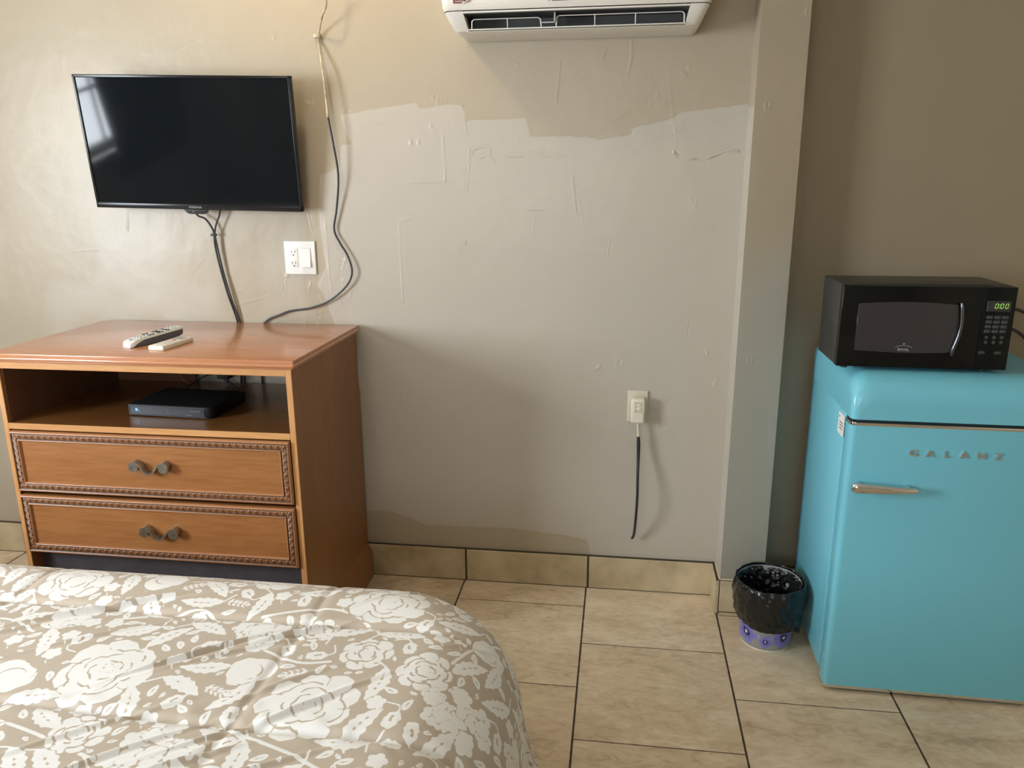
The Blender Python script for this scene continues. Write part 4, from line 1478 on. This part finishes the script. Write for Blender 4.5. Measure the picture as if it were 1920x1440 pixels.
# plug and leads dangling behind the box
pk = thing('power_adapter', 'black plug adapter hanging with its lead behind the receiver box', 'adapter', (-1.415, -.050, .80))
obj('adapter_body', MB().box(-1.439, -1.393, -.075, -.028, .779, .850, .005, 3), M_blackmat, pk)
obj('adapter_neck', MB().tube([(-1.415, -.052, .782), (-1.413, -.056, .772), (-1.405, -.062, .766)], [.012, .008, .004], 12), M_blackmat, pk)
obj('adapter_lead', MB().tube([(-1.407, -.06, .776), (-1.385, -.075, .766), (-1.355, -.10, .7615), (-1.32, -.14, .7610)], .0028, 8, smooth=5), M_cable, pk)
o = obj('signal_lead', MB().tube([(-1.425, -.06, .792), (-1.445, -.07, .800), (-1.475, -.08, .794), (-1.50, -.10, .780), (-1.50, -.16, .772), (-1.49, -.245, .775)], .0030, 8, smooth=5), M_cable)
tag(o, 'black lead looping from the adapter into the back of the receiver box', 'lead')
o = obj('thin_wire', MB().tube([(-1.60, -.085, .90), (-1.60, -.080, .84), (-1.585, -.075, .795), (-1.555, -.070, .7595), (-1.525, -.070, .770), (-1.505, -.072, .81), (-1.495, -.075, .88), (-1.50, -.075, .940)], .0011, 8, smooth=6), mat('grey_wire', (.22, .19, .16), .5))
tag(o, 'thin grey wire loop hanging inside the open shelf of the dresser', 'wire')

M_remw = mat('remote_white', (.68, .67, .64), .35)
M_remg = mat('remote_dark_side', (.07, .072, .08), .4)
M_remk = mat('remote_dark_keys', (.03, .03, .032), .5)
M_reml = mat('remote_light_keys', (.50, .51, .50), .5)
M_remb = mat('remote_blue', (.08, .25, .55), .4)
# big remote: long axis local +X, from the near end; bottom curved like a boat
a1 = math.atan2(.185, .062)
rm = thing('large_remote', 'larger silver remote control with dark sides lying on the dresser', 'remote control', (-1.500, -.476, DZ), (0, 0, a1))
def remote_shell(L, half, zb, zt, n_=26, round_=.020):
    mb = MB()
    rows = []
    for i in range(n_ + 1):
        t_ = i / n_
        x = L * t_
        e0 = min(1, math.sqrt(max(1 - (1 - min(x / round_, 1)) ** 2, 0)) * .35 + .65)
        e1 = min(1, math.sqrt(max(1 - (1 - min((L - x) / round_, 1)) ** 2, 0)) * .35 + .65)
        w = half(t_) * min(e0, e1)
        b_, tt = zb(t_), zt(t_)
        rows.append([(x, -w, b_ + .002), (x, -w * 1.0, tt - .003), (x, -w * .94, tt - .0008), (x, -w * .8, tt), (x, w * .8, tt), (x, w * .94, tt - .0008), (x, w, tt - .003), (x, w, b_ + .002), (x, w * .85, b_), (x, -w * .85, b_), (x, -w, b_ + .002)])
    mb.grid(np.array(rows))
    mb.add(rows[0][:-1], [tuple(range(10))])
    mb.add(rows[-1][:-1], [tuple(range(10))])
    return mb
LR = .205
zt = lambda t: .021 + .014 * t ** .8 - .007 * max(0, (.12 - t) / .12) ** 2
zmid = lambda t: .004 + .018 * min(t / .35, 1) ** .7 if t < .9 else .022
hf = lambda t: .0245 - .002 * math.sin(PI * t)
def zb_up(t): return max(.0005, zt(t) - .008 - .012 * max(0, 1 - t / .22))
up = remote_shell(LR, hf, zb_up, zt)
sh = obj('upper_shell', up, M_remw, rm, local=True, angle=50)
def zb_lo(t):
    return .0002 + .011 * max(0, (t - .62) / .38) ** 1.6
lo = remote_shell(LR - .012, lambda t: hf(t) * .95, zb_lo, lambda t: max(zb_lo(t) + .004, zb_up(t) + .003), round_=.03)
obj('lower_shell', MB().add([(v[0] + .010, v[1], v[2]) for v in lo.v], lo.f), M_remg, rm, 'dark grey curved underside', local=True, angle=50)
for r_ in range(13):
    for c_2 in (-1, 0, 1):
        t_ = .20 + r_ * .058
        x = LR * t_
        dark = (r_ in (3, 4) and c_2 != 0) or r_ in (6, 7, 9)
        mm = M_remk if dark else M_reml
        hh = zt(t_)
        if r_ in (6, 7) and c_2 == 0:
            continue
        obj('key', MB().box(x - .0035, x + .0035, c_2 * .0135 - .0045, c_2 * .0135 + .0045, hh - .001, hh + .0022, .001, 1), mm, sh, local=True)
obj('round_key', MB().cyl((LR * .575, 0, zt(.575) - .001), (0, 0, 1), .0075, .0035, 20), M_remk, sh, local=True)
obj('badge', MB().box(.014, .024, -.006, .006, zt(.09) - .002, zt(.09) + .0006, .001, 1), M_remb, sh, 'small blue emblem near the end', local=True)
a2 = math.atan2(.138, .012)
r2 = thing('small_remote', 'smaller cream remote control with one red button lying on the dresser', 'remote control', (-1.388, -.502, DZ), (0, 0, a2))
sm = obj('body', MB().box(0, .150, -.0265, .0265, 0, .0145, .0030, 3), mat('remote_cream', (.74, .70, .60), .35), r2, local=True)
obj('button', MB().cyl((.093, .002, .0135), (0, 0, 1), .0062, .0022, 18), mat('red_button', (.62, .14, .11), .4), sm, 'red round button', local=True)
obj('indicator_window', MB().box(.106, .138, -.016, .016, .0135, .0152, .001, 1), mat('remote_window', (.30, .30, .26), .3), sm, 'greenish grey display window', local=True)
M_ck = mat('remote_cream_key', (.52, .50, .43), .5)
for r_ in range(4):
    for c_2 in (-1, 0, 1):
        obj('key', MB().box(.025 + r_ * .016, .033 + r_ * .016, c_2 * .014 - .004, c_2 * .014 + .004, .0135, .0155, .0008, 1), M_ck, sm, local=True)

# ------------------------------------------------------------------ comforter on the bed
RES = .00125
AX0, AX1, BY0, BY1 = -2.16, .42, -2.36, -.62
NXc, NYc = int((AX1 - AX0) / RES), int((BY1 - BY0) / RES)
CAN = np.zeros((NYc, NXc), np.float32)
OCC = np.zeros((NYc, NXc), bool)
def win(cx, cy, R_):
    i0, i1 = int((cx - R_ - AX0) / RES), int((cx + R_ - AX0) / RES)
    j0, j1 = int((cy - R_ - BY0) / RES), int((cy + R_ - BY0) / RES)
    i0, j0 = max(i0, 0), max(j0, 0)
    i1, j1 = min(i1, NXc), min(j1, NYc)
    if i1 <= i0 or j1 <= j0:
        return None
    X, Y = np.meshgrid(AX0 + (np.arange(i0, i1) + .5) * RES, BY0 + (np.arange(j0, j1) + .5) * RES)
    return (slice(j0, j1), slice(i0, i1)), X - cx, Y - cy
LW = .0024
def paint(sl, white, dark=None, halo=.0):
    c = CAN[sl]
    c[white] = 1
    if dark is not None:
        c[dark & white] = 0
    OCC[sl] |= white
def outline(sl, X, Y):
    pass
def clear_ring(sl, ring):
    CAN[sl][ring] = 0
def peony(cx, cy, R_, rot, seed, sq=1.0):
    w = win(cx, cy, R_ * 1.15)
    if w is None: return
    sl, X, Y = w
    r_ = np.random.RandomState(seed)
    ca, sa = math.cos(rot), math.sin(rot)
    X, Y = X * ca + Y * sa, (-X * sa + Y * ca) / sq
    rr, th = np.hypot(X, Y), np.arctan2(Y, X)
    n = r_.choice([7, 8, 9])
    def edge(Rk, n, ph, dep, jag):
        lob = np.abs(np.cos(n / 2 * th + ph))
        e_ = Rk * (1 - dep + dep * lob ** .55)
        e_ *= 1 + .05 * np.sin(2 * th + ph * 2) + .04 * np.sin(3 * th + ph * 3)
        return e_ + jag * R_ * np.sin(n * 3 * th + ph) * .6
    e0 = edge(R_, n, 0, .17, .018)
    white = rr < e0
    clear_ring(sl, (rr < e0 + .004) & ~white)
    dark = np.zeros_like(white)
    # splits between outer petals
    for k_ in range(n):
        a = (k_ + .5) * 2 * PI / n + .0
        aa = PI / n * (2 * k_ + 1)
        da = np.mod(th - aa + PI, 2 * PI) - PI
        dark |= (np.abs(da + .35 * (1 - rr / R_)) * rr < LW * .55) & (rr > R_ * (.60 + .1 * r_.rand()))
    ph = 0
    for Rk, nk, dep, keep in ((.74, 6, .16, .45), (.52, 5, .2, .5), (.32, 5, .18, .55)):
        ph += 1.1 + r_.rand()
        ek = edge(R_ * Rk, nk, ph, dep, .012)
        seg_ = (np.sin(nk / 2 * th * 1.0 + ph * 1.7) > -keep)
        dark |= (np.abs(rr - ek) < LW * (.55 + .45 * np.abs(np.sin(nk / 2 * th + ph)))) & seg_
    ox, oy = R_ * .05, -R_ * .04
    for k_ in range(12):
        a = k_ * 2 * PI / 12 + r_.rand() * .3
        q = R_ * (.09 + .09 * r_.rand())
        px, py = ox + q * math.cos(a), oy + q * math.sin(a)
        dark |= np.hypot((X - px), (Y - py)) < R_ * .016 + .0006
    paint(sl, white, dark)
def leaf(cx, cy, L, W_, rot, serr=.12):
    w = win(cx + math.cos(rot) * L / 2, cy + math.sin(rot) * L / 2, L * .65)
    if w is None: return
    sl, X, Y = w
    X, Y = X + math.cos(rot) * L / 2, Y + math.sin(rot) * L / 2
    u = (X * math.cos(rot) + Y * math.sin(rot)) / L
    v = (-X * math.sin(rot) + Y * math.cos(rot)) - .06 * L * np.sin(PI * np.clip(u, 0, 1))
    uc = np.clip(u, 0, 1)
    wd = W_ * np.sin(PI * uc ** .8) ** .8 * (1 + serr * np.sin(uc * 34))
    white = (np.abs(v) < wd) & (u > 0) & (u < 1)
    clear_ring(sl, (np.abs(v) < wd + .003) & (u > 0) & (u < 1) & ~white)
    dark = (np.abs(v) < .0009) & (u > .15) & (u < .72)
    for k_ in (.3, .45, .6):
        dark |= (np.abs(np.abs(v) - (u - k_) * L * .55) < .0008) & (u > k_) & (u < k_ + .09)
    paint(sl, white, dark)
def stem(pts, wd=.0028):
    ps, _ = spline([Vector((a, b_, 0)) for a, b_ in pts], 8, 0)
    xs_, ys_ = [p.x for p in ps], [p.y for p in ps]
    cx, cy = (min(xs_) + max(xs_)) / 2, (min(ys_) + max(ys_)) / 2
    R_ = max(max(xs_) - min(xs_), max(ys_) - min(ys_)) / 2 + .01
    w = win(cx, cy, R_)
    if w is None: return
    sl, X, Y = w
    d = seg_dist(X, Y, [(p.x - cx, p.y - cy) for p in ps])
    c = CAN[sl]
    c[d < wd] = 1
    OCC[sl] |= d < wd
def small_flower(cx, cy, R_, rot, n=5, gap=True):
    w = win(cx, cy, R_ * 1.2)
    if w is None: return
    sl, X, Y = w
    rr, th = np.hypot(X, Y), np.arctan2(Y, X)
    e_ = R_ * (.66 + .34 * np.abs(np.cos(n / 2 * th + rot)) ** .7)
    white = rr < e_
    if gap: clear_ring(sl, (rr < e_ + .0022) & ~white)
    dark = (rr > R_ * .12) & (rr < R_ * .34) & (np.abs(np.cos(n * th + rot)) > .86)
    dark |= (np.abs(np.sin(n / 2 * th + rot + PI / 2 * (n % 2 == 0))) * rr < LW * .4) & (rr > R_ * .45) & (np.abs(np.cos(n / 2 * th + rot)) < .3)
    paint(sl, white, dark)
def tulip(cx, cy, R_, rot):
    w = win(cx, cy, R_ * 1.3)
    if w is None: return
    sl, X, Y = w
    X, Y = X * math.cos(rot) + Y * math.sin(rot), -X * math.sin(rot) + Y * math.cos(rot)
    th = np.arctan2(Y, X)
    rr = np.hypot(X, Y * 1.25)
    e_ = R_ * (.88 + .10 * np.cos(3 * th + .5) + .03 * np.sin(9 * th))
    white = rr < e_
    clear_ring(sl, (rr < e_ + .003) & ~white)
    dark = np.zeros_like(white)
    for k_, (ox, Rk, a0, a1_) in enumerate(((.25, .62, -1.9, 1.3), (.38, .52, -1.2, 1.6), (.10, .80, -2.6, -.2), (-.1, .45, -2.0, 0.9))):
        q = np.hypot(X - ox * R_, Y)
        t2_ = np.arctan2(Y, X - ox * R_)
        dark |= (np.abs(q - Rk * R_) < LW * .8 * np.clip(1 - np.abs(t2_ - (a0 + a1_) / 2) / ((a1_ - a0) / 2), 0, 1) ** .4 + 0) & (t2_ > a0) & (t2_ < a1_)
    paint(sl, white, dark)
def sprig(cx, cy, L, rot, k=4, lw=.0075):
    ex, ey = cx + L * math.cos(rot), cy + L * math.sin(rot)
    stem([(cx, cy), ((cx + ex) / 2 + .01 * math.sin(rot), (cy + ey) / 2), (ex, ey)], .0015)
    for i in range(k):
        t_ = (i + .6) / k
        px, py = cx + (ex - cx) * t_, cy + (ey - cy) * t_
        for s in (-1, 1):
            leaf(px, py, L * .32, lw * .75, rot + s * .95, 0)
    leaf(ex, ey, L * .3, lw * .75, rot, 0)
def cluster(cx, cy, R_, seed):
    r_ = np.random.RandomState(seed)
    for k_ in range(26):
        a, q = r_.rand() * 2 * PI, R_ * math.sqrt(r_.rand())
        small_flower(cx + q * math.cos(a), cy + q * math.sin(a) * .9, .017 + .008 * r_.rand(), r_.rand() * 6, 5)
def bud(cx, cy, R_, rot):
    w = win(cx, cy, R_ * 1.6)
    if w is None: return
    sl, X, Y = w
    X, Y = X * math.cos(rot) + Y * math.sin(rot), -X * math.sin(rot) + Y * math.cos(rot)
    th = np.arctan2(Y, X)
    e_ = R_ * (.8 + .18 * np.cos(2 * th) + .06 * np.cos(7 * th))
    rr = np.hypot(X, Y)
    white = rr < e_
    clear_ring(sl, (rr < e_ + .0025) & ~white)
    dark = (np.abs(Y - .2 * R_ * np.sin(X / R_ * 4)) < LW * .7) & (X > -.2 * R_) & (X < .5 * R_)
    dark |= (np.abs(np.hypot(X - .1 * R_, Y + .3 * R_) - .45 * R_) < LW * .6) & (Y > 0)
    paint(sl, white, dark)

def draw_pattern():
    r_ = np.random.RandomState(5)
    # branching stems first
    for (pts) in ([(-1.15, -1.62), (-.98, -1.66), (-.85, -1.70), (-.70, -1.75)], [(-.72, -1.28), (-.60, -1.24), (-.52, -1.26), (-.44, -1.33), (-.40, -1.40)],
                  [(-1.02, -1.33), (-.93, -1.30), (-.86, -1.27), (-.80, -1.31)], [(-.62, -1.62), (-.50, -1.66), (-.40, -1.70), (-.30, -1.67)],
                  [(-.66, -1.40), (-.58, -1.43), (-.52, -1.42)], [(-.30, -1.40), (-.26, -1.30), (-.20, -1.20)], [(-1.40, -1.40), (-1.25, -1.36), (-1.15, -1.40)]):
        stem(pts, .0035)
    for i, (x, y, R_) in enumerate([(-.516, -1.545, .092), (-.925, -1.500, .098), (-.465, -1.200, .085), (-.75, -1.105, .075), (-1.20, -1.20, .08), (-1.33, -1.60, .09), (-.20, -1.78, .09), (-.70, -1.90, .09), (.02, -1.35, .085), (-.45, -.88, .09), (-1.0, -.86, .085), (.12, -1.75, .085), (-.05, -.95, .09), (-1.75, -1.35, .09), (-1.95, -1.7, .09), (-1.6, -1.95, .09), (-1.15, -2.1, .09), (-.45, -2.15, .09), (-1.7, -.95, .09)]):
        peony(x, y, R_, i * 1.3 + .4, 40 + i, .92)
    for i, (x, y, R_) in enumerate([(-.655, -1.465, .056), (-1.095, -1.535, .062), (-1.00, -1.17, .058), (-.22, -1.28, .055), (-1.45, -1.3, .06), (-.40, -1.86, .06), (-.02, -1.58, .06), (-.70, -.90, .055)]):
        tulip(x, y, R_, i * 1.9 + .5)
    for i, (x, y, R_) in enumerate([(-.46, -1.385, .052), (-.335, -1.425, .056), (-.86, -1.665, .05), (-.585, -1.318, .045), (-1.33, -1.45, .05), (-.95, -1.06, .045), (-.12, -1.68, .05)]):
        peony(x, y, R_, i * .9, 80 + i, 1.0)
    for i, (x, y, R_) in enumerate([(-.245, -1.50, .062), (-.715, -1.685, .07), (-.70, -1.345, .05), (-1.10, -1.33, .052), (-.58, -1.05, .05), (-.16, -1.12, .06), (-1.25, -1.75, .06), (.1, -1.55, .06), (-.08, -1.46, .05)]):
        cluster(x, y, R_, 120 + i)
    # fill in: medium first, then small, by free space
    def free(x, y, R_):
        w = win(x, y, R_)
        if w is None: return False
        sl, X, Y = w
        return not OCC[sl][np.hypot(X, Y) < R_].any()
    kinds = [('leaf', .026, 1700), ('bud', .019, 1700), ('flower', .0165, 3000), ('sprig', .021, 3600), ('leafs', .0120, 6500), ('dot', .0080, 8000)]
    for kd, R_, tries in kinds:
        for _ in range(tries):
            x, y = AX0 + r_.rand() * (AX1 - AX0), BY0 + r_.rand() * (BY1 - BY0)
            if not free(x, y, R_): continue
            a = r_.rand() * 2 * PI
            if kd == 'leaf':
                leaf(x - .048 * math.cos(a), y - .048 * math.sin(a), .096, .017, a)
                if r_.rand() < .8:
                    stem([(x - .048 * math.cos(a), y - .048 * math.sin(a)), (x - .072 * math.cos(a + .4), y - .072 * math.sin(a + .4))], .002)
            elif kd == 'bud':
                bud(x, y, .021, a)
                stem([(x + .02 * math.cos(a), y + .02 * math.sin(a)), (x + .035 * math.cos(a + .3), y + .035 * math.sin(a + .3)), (x + .045 * math.cos(a + .9), y + .045 * math.sin(a + .9))], .0018)
            elif kd == 'flower':
                small_flower(x, y, .0185, a, 5)
                stem([(x, y - .017), (x + .008, y - .03)], .0015)
                small_flower(x, y, .0185, a, 5)
            elif kd == 'sprig':
                sprig(x - .022 * math.cos(a), y - .022 * math.sin(a), .044, a)
            elif kd == 'leafs':
                leaf(x - .016 * math.cos(a), y - .016 * math.sin(a), .032, .0075, a, 0)
            else:
                leaf(x - .009 * math.cos(a), y - .009 * math.sin(a), .018, .0045, a, 0)
draw_pattern()
# soften by one pixel so the threshold in the shader gives clean edges
K = np.array([1, 4, 6, 4, 1], np.float32) / 16
tmp = sum(k_ * np.roll(CAN, i - 2, 0) for i, k_ in enumerate(K))
CANB = sum(k_ * np.roll(tmp, i - 2, 1) for i, k_ in enumerate(K))
def sample(A, Bv):
    u = (A - AX0) / RES - .5
    v = (Bv - BY0) / RES - .5
    ok = (u > 1) & (u < NXc - 3) & (v > 1) & (v < NYc - 3)
    u, v = np.clip(u, 1, NXc - 3), np.clip(v, 1, NYc - 3)
    i, j = u.astype(int), v.astype(int)
    fu, fv = u - i, v - j
    s = CANB[j, i] * (1 - fu) * (1 - fv) + CANB[j, i + 1] * fu * (1 - fv) + CANB[j + 1, i] * (1 - fu) * fv + CANB[j + 1, i + 1] * fu * fv
    return np.where(ok, s, 0)

def comforter():
    st_ = .0021
    XF, YF, YN, RC, RHO = -.362, -1.205, -2.62, .13, .20
    dmax = RHO * PI / 2 + .40
    a_ = np.concatenate([np.arange(-2.75, -2.12, .03), np.arange(-2.12, -1.60, .005), np.arange(-1.60, XF + dmax + .02, st_)])
    b_ = np.concatenate([np.arange(YN - dmax, -2.32, .03), np.arange(-2.32, -2.0, .005), np.arange(-2.0, YF + dmax + .02, st_)])
    A, Bv = np.meshgrid(a_, b_)
    cx = np.minimum(A, XF - RC)
    cy = np.clip(Bv, YN + RC, YF - RC)
    dx, dy = A - cx, Bv - cy
    dist = np.hypot(dx, dy)
    nx, ny = dx / np.maximum(dist, 1e-9), dy / np.maximum(dist, 1e-9)
    d = np.maximum(dist - RC, 0)
    ph = np.minimum(d / RHO, PI / 2)
    d2 = np.maximum(d - RHO * PI / 2, 0)
    h = RHO * np.sin(ph)
    v = RHO * (1 - np.cos(ph)) + .985 * d2
    ang = np.arctan2(ny, nx)
    along = A * (np.abs(ny) > .5) + Bv * (np.abs(nx) >= .5)
    hang = np.clip(d2 / .12, 0, 1)
    h = h + (.10 + .12 * np.clip(nx, 0, 1)) * d2 + hang * (.016 * np.sin(ang * 9 + 1) * (np.abs(nx * ny) > .02) + .010 * np.sin(along * 21))
    rim = np.minimum(dist, RC) + h
    X = cx + nx * rim
    Y = cy + ny * rim
    Z = .600 - v
    # quilting seams and puff
    disp = np.zeros_like(A)
    for sb in (-1.60, -1.285, -.97, -1.92):
        q = Bv - sb + .006 * np.sin(A * 5 + sb)
        disp -= .0085 * np.exp(-(q / .010) ** 2)
        disp += .006 * (1 - np.exp(-(q / .07) ** 2)) - .006
    for sa in (-1.30, -.62, .05):
        q = A - sa + .006 * np.sin(Bv * 6 + sa)
        disp -= .0035 * np.exp(-(q / .010) ** 2)
    # pinched gathers across the seams and long diagonal creases
    disp += .0040 * smooth_noise(A * .5, Bv, .10, 90) + .008 * smooth_noise(A, Bv, .28, 91)
    r_ = np.random.RandomState(3)
    U0 = A * math.cos(.75) + Bv * math.sin(.75)
    for k_ in range(20):
        px, py = -1.5 + 1.35 * r_.rand(), -1.95 + .85 * r_.rand()
        if k_ < 9:
            px, py = [(-1.1, -1.30), (-1.0, -1.25), (-.78, -1.42), (-.70, -1.40), (-.62, -1.33), (-.80, -1.72), (-.66, -1.70), (-.60, -1.74), (-1.2, -1.4)][k_]
        an = .62 + .35 * (r_.rand() - .5)
        L_c, w_ = .06 + .11 * r_.rand(), .0034 + .003 * r_.rand()
        u = (A - px) * math.cos(an) + (Bv - py) * math.sin(an)
        w2_ = -(A - px) * math.sin(an) + (Bv - py) * math.cos(an) + .25 * u * u
        disp += (.0050 if k_ < 9 else .0024) * (1 + r_.rand()) * np.exp(-(u / L_c) ** 2) * (np.exp(-(w2_ / w_) ** 2) - .5 * np.exp(-((w2_ + 2.2 * w_) / (1.5 * w_)) ** 2))
    disp += .0011 * smooth_noise(A, Bv, .025, 95) * np.exp(-((Bv + 1.6) / .05) ** 2) * 3
    sx = np.sin(ph) * nx
    sy = np.sin(ph) * ny
    sz = np.cos(ph)
    X, Y, Z = X + disp * sx, Y + disp * sy, Z + disp * sz
    keep = (Z > .004) & (A < XF + dmax + .5)
    pat = sample(A, Bv)
    P_ = np.stack([X, Y, Z], -1)
    M_c = attr_mix_material('floral_cotton', 'print', (.475, .405, .325), (.80, .80, .79), .48, .40, .60, .02,
                            bump=[(900, .12, .0006)], spec=.3)
    bs = M_c.node_tree.nodes['Principled BSDF']
    bs.inputs['Sheen Weight'].default_value = .15
    o = grid_mesh('comforter', P_, M_c, {'print': pat}, keep)
    if o.data.polygons[len(o.data.polygons) // 3].normal.z < 0:
        o.data.flip_normals()
    tag(o, 'white and taupe floral comforter covering the bed corner in the foreground', 'comforter')
    return o
comforter()

# ------------------------------------------------------------------ curtain (seen only as a reflection in the television)
M_cur = mat('dark_curtain', (.05, .06, .08), .8)
def curtain():
    rows = []
    zs = np.linspace(.75, 2.3, 30)
    for z in zs:
        t_ = (z - .75) / 1.55
        inner = -2.76 - .05 * np.clip((.35 - t_) / .3, 0, 1) + .10 * np.clip((t_ - .35) / .65, 0, 1)
        ys_ = np.linspace(-3.95, inner, 80)
        rows.append([(XL + .10 + .025 * math.sin(i * .9), y, z) for i, y in enumerate(ys_)])
    return MB().grid(np.array(rows))
o = obj('curtain', curtain(), M_cur)
sm_ = o.modifiers.new('thick', 'SOLIDIFY')
sm_.thickness = .004
tag(o, 'dark curtain drawn back beside the window, mirrored in the television screen', 'curtain')

# ------------------------------------------------------------------ light
w = bpy.data.worlds.new('World')
S.world = w
w.use_nodes = True
w.node_tree.nodes['Background'].inputs[0].default_value = (.55, .75, 1.0, 1)
w.node_tree.nodes['Background'].inputs[1].default_value = 1.0
la = bpy.data.lights.new('window_daylight', 'AREA')
la.shape = 'RECTANGLE'
la.size, la.size_y = 1.35, 2.1
la.energy = 380
la.color = (.87, .94, 1.0)
lo_ = bpy.data.objects.new('window_daylight', la)
COL.objects.link(lo_)
lo_.location = (XL - .155, (WY0 + WY1) / 2, (WZ0 + WZ1) / 2)
lo_.rotation_euler = (0, -PI / 2, 0)
l2 = bpy.data.lights.new('rear_fill_light', 'AREA')  # fill lamp added outside the rear opening, evens out the room light
l2.shape = 'RECTANGLE'
l2.size, l2.size_y = 1.25, 1.05
l2.energy = 30
l2.color = (.95, .97, 1.0)
l2o = bpy.data.objects.new('rear_fill_light', l2)
COL.objects.link(l2o)
l2o.location = ((RX0 + RX1) / 2, YR - .12, (RZ0 + RZ1) / 2)
l2o.rotation_euler = (PI / 2, 0, 0)
lb = bpy.data.lights.new('ceiling_bulb', 'POINT')
lb.energy = 13
lb.color = (1.0, .80, .52)
lb.shadow_soft_size = .035
lbo = bpy.data.objects.new('ceiling_bulb', lb)
COL.objects.link(lbo)
lbo.location = (-1.05, -.50, 2.50)
# ------------------------------------------------------------------ camera
cam = bpy.data.cameras.new('camera')
cam.sensor_fit = 'HORIZONTAL'
cam.sensor_width = 36
cam.lens = 36 * 1467.506 / 1920
cam.clip_start = .02
co = bpy.data.objects.new('camera', cam)
COL.objects.link(co)
yaw, pitch, roll = -.13792495, -.25611204, -.00584426
f = Vector((math.sin(yaw) * math.cos(pitch), math.cos(yaw) * math.cos(pitch), math.sin(pitch)))
rt = f.cross(Vector((0, 0, 1))).normalized()
upv = rt.cross(f)
Rr = math.cos(roll) * rt + math.sin(roll) * upv
Ur = -math.sin(roll) * rt + math.cos(roll) * upv
Mc = Matrix((Rr, Ur, -f)).transposed().to_4x4()
Mc.translation = Vector((0, -2.65395, 1.47589))
co.matrix_world = Mc
S.camera = co

S.view_settings.view_transform = 'Standard'
S.view_settings.look = 'None'
S.view_settings.gamma = 1
S.view_settings.use_curve_mapping = False
S.view_settings.exposure = 0.04
S.cycles.use_denoising = True
S.cycles.max_bounces = 7
S.cycles.sample_clamp_indirect = 6
